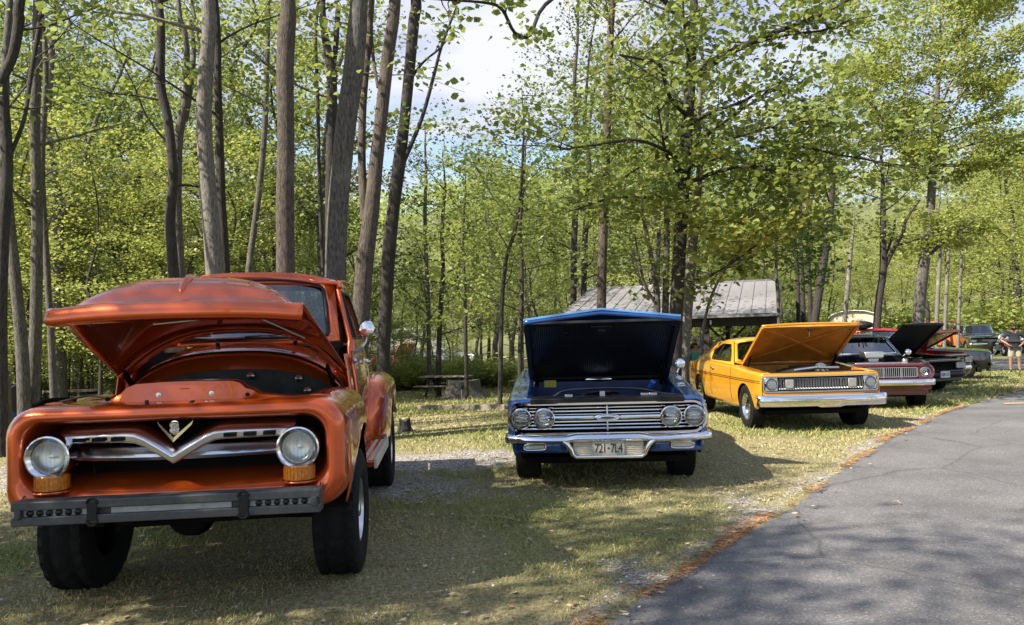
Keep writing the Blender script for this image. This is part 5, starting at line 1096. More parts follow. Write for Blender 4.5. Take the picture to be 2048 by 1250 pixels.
def build_blue():
    BLU = mat('blue_paint', (.012, .070, .26), .2, .35, coat=1, var=.04, vscale=300)
    PADM, nt, n, b_, L_ = nodes('hood_insulation'); b_.inputs['Base Color'].default_value = (.012, .016, .022, 1); b_.inputs['Roughness'].default_value = .33; b_.inputs['Metallic'].default_value = .2
    tc = n.new('ShaderNodeTexCoord'); wv = n.new('ShaderNodeTexWave'); wv.bands_direction = 'X'; wv.inputs['Scale'].default_value = 14; wv.inputs['Distortion'].default_value = .4; wv.inputs['Detail Scale'].default_value = 3; L_(tc.outputs['Object'], wv.inputs['Vector'])
    bp = n.new('ShaderNodeBump'); bp.inputs['Strength'].default_value = .5; bp.inputs['Distance'].default_value = .01; L_(wv.outputs[0], bp.inputs['Height']); L_(bp.outputs[0], b_.inputs['Normal'])
    c = thing('sedan_car', 'metallic blue 1960 sedan with four headlights and raised hood', 'car', (.877, 7.024, 0), -.066)
    w = [(.10, .90), (.25, .955), (.6, .975), (2.5, .985), (4.6, .98), (5.3, .90)]
    zt = [(.10, .865), (.35, .895), (.9, .935), (1.7, 1.0), (3.2, 1.02), (5.3, .96)]
    xin = [(.1, .735), (1.5, .745), (1.62, .79), (4.0, .78), (4.3, .74), (5.3, .72)]
    body_sides(c, BLU, .10, 5.3, w, zt, [(.1, .42), (.4, .30), (5.0, .30), (5.3, .42)], xin, [(.92, .31, .395), (3.94, .31, .36)], rs=.05, zm=.70, bow=.2, tuck=.55, drop=.0, crease=([(0, .80), (5.3, .84)], .018, .04))
    deck(c, BLU, 4.05, 5.3, w, zt, xin); tail(c, BLU, 5.3, .88, .42, .95); underbody(c, 5.3, .95)
    wells(c, [(s*.76, y) for s in (-1, 1) for y in (.92, 3.94)], .39, .22, .96, .31)
    wheels(c, [(s*.80, y) for s in (-1, 1) for y in (.92, 3.94)], .345, .25, .19, CHROME, 'dish', knob=False)
    # fascia: chrome pill with bars
    def ringp(hx, z0, z1, r_, y): return [(x, y+.07*(x/.95)**4, z) for x, z in rrect(hx, z0, z1, r_)]
    part('fascia', BLU, c, lambda b: b.grid([ringp(.965, .40, .895, .13, .14), ringp(.965, .50, .89, .15, .10), ringp(.96, .545, .862, .15, .07)], cu=True), smooth=60)
    part('grille_surround', CHROME, c, lambda b: b.grid([ringp(.962, .545, .862, .15, .08), ringp(.957, .552, .855, .148, .045), ringp(.935, .572, .835, .128, .045), ringp(.925, .582, .825, .12, .10)], cu=True), smooth=50)
    part('grille_cavity', DARK, c, lambda b: b.grid([ringp(.925, .582, .825, .12, .10), ringp(.88, .62, .79, .08, .20), ringp(.1, .70, .71, .005, .21)], cu=True))
    for k in range(7):
        z = .607+.033*k
        part('grille_slat', CHROME, c, lambda b: b.grid([[(x, .085+.04*(x/.9)**4+dy, z+dz) for x in [-.90+.15*q for q in range(13)]] for dy, dz in ((.02, .005), (0, .006), (-.006, 0), (0, -.006), (.02, -.006))]))
    part('grille_center_bar', CHROME, c, lambda b: b.grid([[(x, .06+.03*(x/.9)**4+dy, .712+dz) for x in [-.58+.1*q for q in range(12)]+[.58]] for dy, dz in ((.03, .014), (0, .016), (-.008, 0), (0, -.016), (.03, -.014))]))
    part('grille_divider', CHROME, c, lambda b: b.box((0, .075, .705), (.014, .05, .235)))
    e = part('emblem', CHROME, c, lambda b: b.lathe([(.001, .034), (.075, .030), (.125, .016), (.138, 0), (.128, -.01)], (0, .06, .712), n=36, sz=.26))
    part('emblem_center', mat('emblem_dark', (.10, .075, .075), .3, .5), e, lambda b: b.lathe([(.001, .040), (.06, .036), (.072, .026)], (0, .06, .712), n=24, sz=.17))
    part('emblem_rim', CHROME, e, lambda b: b.tube([(.105*math.cos(a), .030, .712+.027*math.sin(a)) for a in [2*math.pi*k/28 for k in range(29)]], .005, 6))
    for s in (-1, 1):
        for x in (.602, .826): headlight(c, s*x, .055+(.035 if x > .7 else 0), .708, r=.080, bez=.105, depth=.09)
    # bumper
    def bump(b):
        rows = []
        xs = [-1.0+.05*k for k in range(41)]
        for dy, t in ((.07, 1.0), (.0, .96), (-.035, .72), (-.045, .5), (-.03, .25), (.0, .06), (.05, 0)):
            row = []
            for x in xs:
                q = 1-ramp(.30, .42, abs(x)); zt_ = .545+.020*q-.0*abs(x)+.012*ramp(.42, .98, abs(x)); zb = .468+.012*q
                row.append((x*.985, dy+.02+.13*abs(x)**5, zb+(zt_-zb)*t))
            rows.append(row)
        b.grid(rows)
    bp_ = part('bumper', CHROME, c, bump, smooth=60, solid=.006)
    part('bumper_dip', CHROME, bp_, lambda b: (b.tube([(s_*x, .0, z) for s_, x, z in ((-1, .43, .50), (-1, .385, .465), (-1, .355, .42), (-1, .34, .372), (-1, .31, .345), (1, .31, .345), (1, .34, .372), (1, .355, .42), (1, .385, .465), (1, .43, .50))], [.022, .026, .026, .022, .016, .016, .022, .026, .026, .022], 10),), smooth=60)
    CREAM = mat('plate_recess', (.55, .50, .38), .4, .2, var=.08)
    pr_ = part('plate_recess', CREAM, bp_, lambda b: b.box((0, .035, .415), (.66, .02, .135)))
    for k in range(7): part('recess_rib', CREAM, pr_, lambda b: b.tube([(-.32, .022, .362+.018*k), (.32, .022, .362+.018*k)], .007, 6))
    plate(c, .0, .005, .425, '721 7L4', bg=(.46, .43, .36), sx=.72)
    part('plate_mark', mat('plate_mark', (.10, .09, .08), .6), c, lambda b: b.lathe([(.012, 0), (.010, .002), (.001, .002)], (0, .0015, .425), n=10))
    for s in (-1, 1):
        v = part('valance', BLU, c, lambda b: b.grid([[(s*x, .10+.05*(x/.9)**4, z) for x in (.38, .5, .65, .8, .90)] for z in (.50, .44, .40, .375)]), solid=.02)
        tl = part('turn_signal', mat('clear_lens', (.55, .53, .46), .3, coat=.4, var=.1, vscale=50), c, lambda b: b.box((s*.70, .085, .436), (.20, .05, .050)), bevel=.02, seg=3)
        part('signal_rim', CHROME, tl, lambda b: b.tube([(s*.70+.105*math.cos(a)*abs(math.cos(a))**-.5 if abs(math.cos(a)) > 1e-6 else s*.70, .058, .436+.028*math.copysign(abs(math.sin(a))**.5, math.sin(a))) for a in [2*math.pi*(k+.01)/28 for k in range(29)]], .006, 6))
    # engine bay
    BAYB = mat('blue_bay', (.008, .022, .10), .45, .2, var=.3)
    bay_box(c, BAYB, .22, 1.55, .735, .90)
    part('radiator', BLACK, c, lambda b: (b.box((0, .30, .66), (1.3, .06, .42)), b.box((0, .20, .872), (1.46, .30, .052))), bevel=.006)
    part('radiator_shroud', mat('shroud_black', (.015, .015, .017), .3), c, lambda b: b.tube(bez([(-.60, .34, .86), (-.50, .34, .90), (-.38, .35, .95), (.0, .36, .965), (.35, .35, .95), (.55, .34, .905), (.70, .34, .89)], 6), .014, 6))
    part('hood_latch', STEEL, c, lambda b: b.box((-.03, .27, .92), (.05, .05, .05))); part('bracket', STEEL, c, lambda b: [b.box((x, .25, .905), (.08, .03, .03)) for x in (-.36, .38, .46)], split=True, bevel=.005)
    engine(c, .9, .62, .3, CHROME); part('battery', BLACK, c, lambda b: (b.box((-.55, .5, .78), (.25, .2, .2)),), bevel=.01)
    part('bottle', mat('bottle_blue', (.02, .12, .45), .4), c, lambda b: b.tube([(.52, 1.0, .92), (.55, .95, .98)], .03, 8)); part('sticker', mat('sticker_yellow', (.45, .40, .05), .6), c, lambda b: b.box((-.56, 1.53, .94), (.14, .005, .08)))
    part('emblem_plate', CHROME, c, lambda b: b.lathe([(.001, .02), (.07, .012), (.15, 0)], (.0, 1.53, .98), n=24, sz=.16))
    h = add_hood(c, BLU, 1.60, 1.005, 1.25, 31.5, .80, .80, .035, pad=PADM, under=BLACK, peak=.075, lip=.05, exp=1.5)
    part('latch_hook', BLACK, h, lambda b: (b.box((0, -1.16, -.03), (.22, .05, .05)), b.box((0, -1.10, -.05), (.08, .10, .06))), bevel=.01)
    part('hood_bolt', BLACK, h, lambda b: [b.tube([(-.37+.035*math.cos(a), -.98+.03*math.sin(a), -.008) for a in [2*math.pi*k/14 for k in range(15)]], .007, 5), b.box((-.72, -.2, -.03), (.06, .12, .04)), b.box((.72, -.2, -.03), (.06, .12, .04)), b.box((-.72, -1.18, -.03), (.08, .05, .04)), b.box((.72, -1.18, -.03), (.08, .05, .04))], split=True)
    part('hood_lip_sheen', mat('hood_lip_light', (.10, .30, .62), .2, .35, coat=1), h, lambda b: b.tube([(-.80, -1.262, .002), (0, -1.262, .112), (.80, -1.262, .002)], .014, 6))  # lighter copy of the body blue, painting the sheen along the hood's front lip
    part('hood_hinge', DARK, c, lambda b: [b.beam((s*.70, 1.5, .93), (s*.72, 1.28, 1.14), .02, .05) for s in (-1, 1)], split=True)
    cowl(c, BLU, 1.56, 1.0, .76, 1.85, 1.045, .80, .14)
    wipers(c, 1.72, 1.06, (-.05, .42), .42, CHROME)
    cab_frame(c, dict(wsb=(1.84, 1.05, .80), wst=(2.35, 1.395, .64), roofr=(3.55, 1.395, .62), rgb=(4.05, 1.03, .72), pillar=.045, sidew=.80, crown=.04, bow=.16, roofm=(2.9, 1.41, .68),
        side=rpoly([(1.98, 1.02), (2.50, 1.405), (3.40, 1.405), (3.93, 1.02)], [.02, .05, .06, .02], 4), wins=[rpoly([(2.13, 1.06), (2.53, 1.37), (2.92, 1.37), (2.92, 1.06)], [.02, .03, .01, .01], 3), rpoly([(2.97, 1.06), (2.97, 1.37), (3.36, 1.37), (3.70, 1.06)], [.01, .01, .04, .03], 3)]), BLU, trim=CHROME)
    seats(c, 2.8, .62, .70, ('blue', (.03, .05, .10))); steering(c, .36, 2.25, 1.0); part('dash', BLU, c, lambda b: b.box((0, 2.05, .94), (1.5, .25, .16)), bevel=.03)
    part('side_mirror', CHROME, c, lambda b: (b.lathe([(.001, .03), (.045, .022), (.06, 0), (.001, -.01)], (1.0, 1.95, 1.12), n=18), b.tube([(1.0, 1.96, 1.10), (.96, 1.96, 1.01)], .01, 6)))
    part('side_trim', CHROME, c, lambda b: [b.tube([(s*(tab(w, y)+.022), y, .815) for y in [.4+.3*k for k in range(16)]], .010, 6) for s in (-1, 1)], split=True)
build_blue()

def build_yellow():
    YEL = mat('golden_yellow_paint', (.62, .27, .012), .25, .08, coat=1, var=.03, vscale=200)
    c = thing('coupe_car', 'golden yellow two-door muscle coupe with black side stripe and raised hood', 'car', (4.408, 10.617, 0), -.001)
    w = [(.06, .845), (.3, .875), (1.2, .895), (2.6, .905), (3.6, .90), (4.5, .83)]
    zt = [(.06, .855), (.5, .875), (1.4, .925), (2.6, .945), (3.5, .945), (4.5, .88)]
    xin = [(.06, .70), (1.30, .74), (1.42, .75), (3.0, .74), (3.9, .70), (4.5, .70)]
    body_sides(c, YEL, .06, 4.5, w, zt, [(.06, .50), (.25, .33), (.5, .28), (3.9, .28), (4.5, .42)], xin, [(.76, .31, .365), (3.50, .31, .365)], rs=.055, zm=.62, bow=.30, tuck=.7, drop=0)
    deck(c, YEL, 3.85, 4.5, w, zt, xin); tail(c, YEL, 4.5, .80, .42, .88); underbody(c, 4.5, .88)
    wells(c, [(s*.74, y) for s in (-1, 1) for y in (.76, 3.50)], .36, .22, .88, .31)
    wheels(c, [(s*.765, y) for s in (-1, 1) for y in (.76, 3.50)], .335, .225, .195, CHROME, 'spoke', knob=False, spokes=8)
    def ringp(hx, z0, z1, r_, y): return [(x, y+.05*(x/.84)**4, z) for x, z in rrect(hx, z0, z1, r_, n=4, k=8)]
    part('fascia', YEL, c, lambda b: b.grid([ringp(.845, .50, .855, .06, .10), ringp(.85, .51, .855, .06, .06), ringp(.845, .535, .845, .05, .02), ringp(.835, .575, .82, .04, .018)], cu=True), smooth=50)
    part('grille_frame', CHROME, c, lambda b: b.grid([ringp(.835, .575, .822, .04, .03), ringp(.83, .58, .817, .04, .008), ringp(.815, .595, .802, .035, .008), ringp(.81, .60, .797, .03, .04)], cu=True), smooth=40)
    part('grille_cavity', DARK, c, lambda b: b.grid([ringp(.81, .60, .797, .03, .04), ringp(.80, .61, .79, .02, .13), ringp(.1, .69, .70, .003, .13)], cu=True))
    for s in (-1, 1):
        part('headlight_panel', ALU, c, lambda b: b.box((s*.71, .055, .70), (.19, .02, .195)), bevel=.01)
        headlight(c, s*.71, .035, .70, r=.080, bez=.095, depth=.03)
        part('side_marker', AMBER, c, lambda b: b.box((s*.875, .24, .52), (.012, .055, .05)), bevel=.004)
    for k in range(31):
        x = -.585+.039*k
        part('grille_slat', STEEL, c, lambda b: b.tube([(x-.012, .045, .64), (x-.010, .03, .625), (x+.010, .03, .625), (x+.012, .045, .64), (x+.012, .045, .76), (x+.010, .03, .775), (x-.010, .03, .775), (x-.012, .045, .76), (x-.012, .045, .64)], .0042, 4))
    for s in (-1, 1): part('parking_lamp', mat('lamp_lens_grey', (.34, .34, .32), .15, .4, coat=1, var=.2, vscale=60), c, lambda b: b.box((s*.45, .035, .70), (.12, .02, .13)), bevel=.01)
    part('grille_bar', CHROME, c, lambda b: b.box((0, .06, .595), (1.24, .05, .012)))
    def bump(b):
        rows = []; xs = [-.93+.0465*k for k in range(41)]
        for dy, z in ((.06, .545), (.0, .540), (-.025, .515), (-.03, .47), (-.01, .45), (.0, .435), (.005, .385), (.06, .375)):
            rows.append([(x, dy-.04+.13*abs(x)**6, z+(-.02*(1-ramp(.14, .20, abs(x-.10))) if z < .46 else 0)) for x in xs])
        b.grid(rows)
    part('bumper', CHROME, c, bump, smooth=40, solid=.006); part('valance', BLACK, c, lambda b: b.box((0, .14, .46), (1.5, .06, .16)), bevel=.02)
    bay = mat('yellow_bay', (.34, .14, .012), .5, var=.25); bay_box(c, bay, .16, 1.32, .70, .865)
    part('radiator', BLACK, c, lambda b: (b.box((0, .20, .66), (1.25, .07, .38)), b.box((0, .20, .855), (1.38, .12, .02))), bevel=.01)
    part('radiator_hose', ALU, c, lambda b: b.tube([(-.3, .26, .88), (.0, .24, .915), (.35, .24, .905)], .025, 8))
    part('radiator_cap', CHROME, c, lambda b: b.lathe([(.03, 0), (.03, .03), (.001, .035)], (.05, .24, .92), ax=(0, 0, 1), n=14))
    engine(c, .75, .66, .30, mat('cleaner_dark', (.05, .05, .05), .35, .6)); part('brake_booster', STEEL, c, lambda b: b.lathe([(.001, .1), (.12, .08), (.13, 0), (.001, -.02)], (.45, 1.2, .82), n=16))
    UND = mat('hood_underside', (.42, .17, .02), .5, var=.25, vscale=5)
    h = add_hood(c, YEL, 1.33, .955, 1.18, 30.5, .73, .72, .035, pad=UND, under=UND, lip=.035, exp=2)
    part('hood_brace', UND, h, lambda b: [b.beam((-.6, -.15, -.012), (0, -.62, -.012), .07, .02), b.beam((.6, -.15, -.012), (0, -.62, -.012), .07, .02), b.beam((-.6, -1.05, -.012), (0, -.62, -.012), .07, .02), b.beam((.6, -1.05, -.012), (0, -.62, -.012), .07, .02)], split=True, bevel=.008)
    part('hood_slot', DARK, h, lambda b: [b.box((x, -1.12, -.016), (.06, .035, .012)) for x in (-.6, -.42, -.22, .18, .40, .56)]+[b.box((x, -1.02, -.016), (.03, .03, .012)) for x in (-.64, .62)], split=True, bevel=.008)
    part('hood_latch', STEEL, h, lambda b: (b.box((0, -1.1, -.035), (.05, .06, .05)), b.tube([(0, -1.08, -.04), (.01, -1.0, -.10), (.0, -.92, -.05)], .008, 6)))
    part('hood_hinge', DARK, c, lambda b: [b.beam((s*.69, 1.25, .86), (s*.68, 1.05, 1.06), .02, .05) for s in (-1, 1)], split=True)
    cowl(c, YEL, 1.32, .935, .74, 1.50, .965, .76, .13)
    wipers(c, 1.42, .985, (-.05, .40), .40, CHROME)
    cab_frame(c, dict(wsb=(1.48, .965, .75), wst=(2.02, 1.285, .58), roofr=(3.02, 1.275, .55), rgb=(3.85, .94, .66), pillar=.045, sidew=.775, crown=.045, bow=.14, roofm=(2.5, 1.30, .61),
        side=rpoly([(1.60, .93), (2.16, 1.29), (2.95, 1.29), (3.25, 1.20), (3.85, .955), (3.95, .93)], [.02, .06, .10, .10, .1, .02], 4),
        wins=[rpoly([(1.74, .975), (2.17, 1.245), (2.72, 1.25), (2.98, 1.10), (2.92, .985), (2.80, .975)], [.02, .04, .12, .10, .05, .03], 5)]), YEL)
    part('window_divider', BLACK, c, lambda b: [b.beam((s*.755, 2.70, .98), (s*.64, 2.52, 1.25), .02, .03) for s in (-1, 1)], split=True)
    part('side_stripe', BLACK, c, lambda b: [b.grid([[(s*(tab(w, y)-.30*(max(0, z-.62))**2+.0085), y, z) for z in (z0-.0045, z0+.0045)] for y in [.10+.2*k for k in range(22)] for z0 in [zz+.0*y]]) for s in (-1, 1) for zz in (.742, .716)], split=True, solid=.002)
    for s in (-1, 1):
        part('door_handle', CHROME, c, lambda b: b.tube([(s*.90, 2.52, .84), (s*.925, 2.49, .84), (s*.925, 2.38, .84), (s*.90, 2.36, .84)], .010, 6))
        part('door_seam', DARK, c, lambda b: [b.tube([(s*(tab(w, y)-.30*max(0, z-.62)**2-.42*max(0, .62-z)**2+.006), y, z) for z in [.90-.045*k for k in range(13)]], .0035, 4) for y in (1.42, 2.60)], split=True)
    seats(c, 2.4, .55, .60, ('black', (.015, .015, .016))); seats(c, 3.1, .55, .55, ('black', (.015, .015, .016))); steering(c, .34, 1.95, .92); part('dash', BLACK, c, lambda b: b.box((0, 1.72, .86), (1.4, .2, .16)), bevel=.03)
build_yellow()
# ---------------------------------------------------------------- cars further down the row and in the distance
def simple_car(name, label, pose, col, w, L=4.5, ht=1.35, belt=.90, nose=.72, sill=.28, wb=(.80, 3.45), tr=.32, cowl_y=1.35, roof=(1.95, 2.95), rear=3.75, hood=None, lamps='round', lz=.66, lx=.66, bump='chrome', bz=.48, track=None, wstyle='spoke', cab_hw=.58, lower=None, hoodcol=None, engine_open=False, glassm=None, pl=None, plx=0, group=None, grille='bars', rmat=None, arch=.36, bay=None, rake=0, cat='car'):
    x, y, z, th = pose
    c = thing(name, label, cat, (x, y, z), th, group); track = track or w-.12
    low = lower or col
    wt = [(.04, w*.93), (.25, w*.98), (1.2, w), (L-1, w), (L, w*.92)]
    zt = [(.04, nose+.06), (.4, nose+.10), (cowl_y, belt-.01), (2.5, belt), (L-.9, belt), (L, belt-.04)]
    hx = w*.80
    xin = [(.04, hx), (cowl_y, hx+.02), (cowl_y+.1, w-.11), (rear, w-.13), (L, w-.15)]
    body_sides(c, col, .04, L, wt, zt, [(.04, .42), (.35, sill), (L-.5, sill), (L, .42)], xin, [(q, tr-.01, arch) for q in wb], rs=.05, zm=.60, bow=.3, tuck=.6, drop=0, n=30, nz=9)
    deck(c, col, rear, L, wt, zt, xin, name='trunk_lid'); tail(c, col, L, w*.9, .42, belt-.05); underbody(c, L, w-.05)
    sp = [(s*track, q) for s in (-1, 1) for q in wb]
    wells(c, sp, arch, .2, w-.02, tr); wheels(c, sp, tr, .21, tr*.60, rmat or CHROME, wstyle, knob=False)
    def ringp(h_, z0, z1, r_, yy): return [(a, yy+.05*(a/w)**4, b_) for a, b_ in rrect(h_, z0, z1, r_, n=3, k=6)]
    W0 = w*.93
    part('fascia', low, c, lambda b: b.grid([ringp(W0, .36, nose+.06, .05, .10), ringp(W0, .37, nose+.06, .05, .03), ringp(W0-.02, .40, nose+.04, .04, .0), ringp(W0-.06, lz-.11, nose+.01, .03, .0), ringp(W0-.07, lz-.10, nose, .03, .06)], cu=True), smooth=50)
    part('grille_cavity', DARK, c, lambda b: b.grid([ringp(W0-.07, lz-.10, nose, .03, .05), ringp(.1, lz-.02, lz+.02, .01, .12)], cu=True))
    if grille == 'bars':
        for k in range(5): part('grille_slat', CHROME, c, lambda b: b.box((0, .03, lz-.07+.035*k), (1.0, .02, .008)))
    elif grille == 'mesh':
        g = part('grille_frame', ALU, c, lambda b: b.tube([(a, .02, b_) for a, b_ in rrect(.56, lz-.085, lz+.085, .02, n=2, k=2)]+[(.56, .02, lz+.065)], .008, 5))
        for k in range(34): part('grille_slat', ALU, g, lambda b: b.box((-.54+.0327*k, .022, lz), (.009, .012, .16)))
    for s in (-1, 1):
        if lamps == 'round': headlight(c, s*lx, .02, lz, r=.078, bez=.092, depth=.04)
        else:
            h_ = part('headlight', REFL, c, lambda b: b.box((s*lx, .03, lz), (.26, .05, .13)), bevel=.01)
            part('lens', LENS, h_, lambda b: b.box((s*lx, .0, lz), (.255, .012, .125)), bevel=.006)
            part('headlight_rim', CHROME if lamps == 'rectc' else STEEL, h_, lambda b: b.tube([(s*lx+a, -.008, lz+q) for a, q in ((-.135, -.068), (.135, -.068), (.135, .068), (-.135, .068), (-.135, -.068))], .008, 5))
    bm_ = {'chrome': CHROME, 'body': low, 'black': BLACK}[bump]
    part('bumper', bm_, c, lambda b: b.grid([[(a*w*1.0, -.06+dy+.13*abs(a)**5, bz+dz) for a in [-1+k/12 for k in range(25)]] for dy, dz in ((.06, .055), (.0, .05), (-.02, .02), (-.02, -.02), (.0, -.05), (.06, -.055))]), smooth=50, solid=.006)
    part('valance', low, c, lambda b: b.box((0, .12, .38), (w*1.75, .10, .20)), bevel=.03)
    if hood or engine_open:
        bay_box(c, bay or DARK, .14, cowl_y, hx, nose+.10)
        engine(c, .75, .60, .28, CHROME); part('radiator', BLACK, c, lambda b: b.box((0, .22, nose-.08), (1.15, .07, .32)), bevel=.01)
    if hood:
        h = add_hood(c, hoodcol or col, cowl_y+.02, belt+.03, hood[0], hood[1], hx, hx*.95, .04, pad=hood[2] if len(hood) > 2 else BLACK, under=hood[2] if len(hood) > 2 else BLACK, lip=.03)
    elif not engine_open:
        def cl(b):
            b.grid([[(u*tab(xin, q, False), q, tab(zt, q)-.004+.045*(1-u*u)) for u in [-1+k/8 for k in range(17)]] for q in [.05+(cowl_y-.02)*k/10 for k in range(11)]])
        part('hood', hoodcol or col, c, cl, smooth=50)
    cowl(c, col, cowl_y, belt+.01, hx+.02, cowl_y+.16, belt+.035, w-.12, .12)
    rz = ht-.05
    cab_frame(c, dict(wsb=(cowl_y+.14, belt+.035, w-.12), wst=(roof[0], rz, cab_hw), roofr=(roof[1], rz-.01, cab_hw-.02), rgb=(rear, belt+.01, w-.20), pillar=.045, sidew=w-.10, crown=.045, bow=.13, roofm=((roof[0]+roof[1])/2, rz+.015, cab_hw+.03),
        side=rpoly([(cowl_y+.27, belt), (roof[0]+.14, rz+.01), (roof[1]-.05, rz+.01), (rear, belt)], [.02, .05, .06, .02], 4),
        wins=[rpoly([(cowl_y+.42, belt+.04), (roof[0]+.18, rz-.03), (roof[1]-.12, rz-.03), (rear-.35, belt+.04)], [.02, .04, .06, .05], 4)]), col, glassm=glassm or GLASS, trim=CHROME if bump == 'chrome' else BLACK)
    seats(c, roof[0]+.45, .55, w*.66, ('black', (.015, .015, .016))); part('dash', BLACK, c, lambda b: b.box((0, cowl_y+.4, belt-.08), (w*1.55, .2, .16)), bevel=.03)
    if pl: plate(c, plx, -.09, .47, pl, bg=(.70, .70, .66), fg=(.05, .06, .12), sx=.62)
    for s in (-1, 1): part('side_mirror', CHROME if bump == 'chrome' else col, c, lambda b: (b.lathe([(.001, .03), (.05, .022), (.065, 0), (.001, -.01)], (s*(w+.05), cowl_y+.35, belt+.07), n=14), b.tube([(s*(w+.04), cowl_y+.36, belt+.06), (s*(w-.05), cowl_y+.36, belt-.01)], .012, 6)))
    return c
BLKP = mat('black_paint', (.008, .008, .010), .15, 0, coat=1)
MARO = mat('maroon_paint', (.10, .008, .014), .25, .2, coat=1)
REDP = mat('red_paint', (.36, .018, .016), .25, .1, coat=1)
WHTP = mat('white_paint', (.72, .72, .70), .3, 0, coat=.5, var=.04)
GRNP = mat('dark_green_paint', (.03, .05, .03), .25, .1, coat=1)
SKYG = glass('sky_glass', (.5, .54, .55), dens=.75, ior=1.6)
d = simple_car('hot_rod_car', 'black over maroon car without hood, engine bared behind chrome bumper', (6.75, 13.45, T(6.75, 14)), -.17) if False else None
def build_row():
    x, y = 6.72, 13.45
    c = simple_car('sedan_car', 'black compact with maroon nose, no hood and bare engine', (x, y, T(x, y+1), -.20), BLKP, .86, L=4.6, ht=1.36, belt=.93, nose=.80, lz=.70, lx=.69, bz=.52, lower=MARO, engine_open=True, grille='mesh', wb=(.78, 3.5), tr=.33, cowl_y=1.32, roof=(1.95, 2.9), glassm=SKYG)
    part('carburettor_scoop', ALU, c, lambda b: (b.box((-.02, .72, 1.0), (.34, .42, .13)), b.box((-.02, .72, .90), (.2, .25, .12))), bevel=.02)
    part('radiator_tank', ALU, c, lambda b: (b.box((0, .16, .84), (.9, .06, .07)), b.lathe([(.05, 0), (.05, .12), (.03, .14), (.001, .14)], (.40, .17, .80), ax=(0, 0, 1), n=12)), bevel=.01)
    part('frame_post', STEEL, c, lambda b: [b.box((q, .05, .66), (.02, .02, .26)) for q in (-.32, .0, .30)], split=True)
    part('sun_visor', BLKP, c, lambda b: b.grid([[(u*.62, 1.80+.13*u*u+dy, 1.315+dz-.02*u*u) for u in [-1+k/8 for k in range(17)]] for dy, dz in ((.12, .035), (.0, .0))]), solid=.015)
    part('lamp_surround', MARO, c, lambda b: [b.lathe([(.17, -.10), (.165, -.02), (.14, .01), (.09, .0)], (s*.69, .03, .70), n=24) for s in (-1, 1)], split=True)
    p = at(1884, 748, 17.6)
    simple_car('hatchback_car', 'black 1980s hatchback with square headlights and propped hood', (p.x, p.y, T(p.x, p.y+1), .36), BLKP, .86, L=4.5, ht=1.33, belt=.90, nose=.76, lz=.67, lx=.64, lamps='rect', bump='black', bz=.46, grille='none', hood=(1.20, 39), tr=.31, pl='65BM CA1', plx=.0, wb=(.85, 3.4))
    p = at(1910, 737, 20.5)
    c = simple_car('convertible_car', 'black classic car with red underhood and long red hood raised', (p.x, p.y, T(p.x, p.y+1), .50), BLKP, .90, L=4.8, ht=1.34, belt=.93, nose=.82, lz=.72, lx=.68, bz=.50, hood=(1.28, 27, REDP), hoodcol=REDP, tr=.33, bay=REDP, wb=(.8, 3.6), lamps='rectc')
    p = at(1984, 743, 23.6)
    c = simple_car('sports_coupe', 'black modern coupe with rounded nose and large alloy wheels', (p.x, p.y, T(p.x, p.y), 1.02), BLKP, .93, L=4.75, ht=1.38, belt=1.0, nose=.82, lz=.70, lx=.72, bump='body', bz=.50, lamps='rect', grille='none', tr=.36, arch=.40, wb=(.80, 3.70), wstyle='spoke', rmat=STEEL, cowl_y=1.55, roof=(2.25, 3.1), rear=4.1, cab_hw=.6)
    x, y = 11.75, 23.4
    c = simple_car('station_wagon', 'red wagon with black roof pod parked behind the black compact', (x, y, T(x, y), -.35), REDP, .88, L=4.7, ht=1.68, belt=1.02, nose=.88, sill=.34, lz=.74, tr=.35, arch=.38, cowl_y=1.25, roof=(1.8, 4.0), rear=4.5, cab_hw=.66, bump='body', lamps='rect')
    part('roof_pod', BLACK, c, lambda b: b.lathe([(.001, -.62), (.22, -.60), (.33, -.45), (.36, 0), (.33, .45), (.22, .6), (.001, .62)], (-.42, 2.3, 1.83), ax=(0, 1, 0), n=24, sz=.40), smooth=60)
    # dark green pickup and orange off-roader across the road
    p = at(1975, 706, 43)
    c = simple_car('green_truck', 'dark green utility vehicle facing the road beside the motorcycles', (p.x, p.y, T(p.x, p.y), -.30), GRNP, .92, L=4.6, ht=1.75, belt=1.10, nose=.95, sill=.40, lz=.78, tr=.38, arch=.42, cowl_y=1.15, roof=(1.55, 3.8), rear=4.4, cab_hw=.70, bump='chrome', bz=.60, lamps='rect', cat='truck')
    p = at(1938, 704, 46)
    c = simple_car('off_roader', 'orange boxy off-roader with red hood parked beyond the sports coupe', (p.x, p.y, T(p.x, p.y), .2), mat('orange_paint', (.55, .12, .03), .3, 0, coat=.6), .88, L=4.2, ht=2.0, belt=1.22, nose=1.02, sill=.45, lz=.82, tr=.40, arch=.44, cowl_y=1.25, roof=(1.5, 3.6), rear=4.0, cab_hw=.74, hoodcol=REDP, cat='truck')
    # far side of the woods
    p = at(826, 712, 50)
    c = simple_car('classic_car', 'red car with pink raised hood far behind the picnic table', (p.x, p.y, T(p.x, p.y), .75), REDP, .88, hood=(1.2, 48, mat('pink_primer', (.62, .22, .28), .5)), hoodcol=mat('pink_primer', (.62, .22, .28), .5))
    p = at(868, 712, 54); simple_car('parked_car', 'dark sedan glimpsed through the trunks behind the picnic table', (p.x, p.y, T(p.x, p.y), 1.1), BLKP, .88)
    p = at(960, 712, 56); simple_car('parked_car', 'white sedan glimpsed through the trees left of the blue car', (p.x, p.y, T(p.x, p.y), 1.25), WHTP, .88)
    p = at(200, 715, 52); simple_car('parked_car', 'white sedan glimpsed through the woods above the left picnic table', (p.x, p.y, T(p.x, p.y), 1.2), WHTP, .88)
build_row()
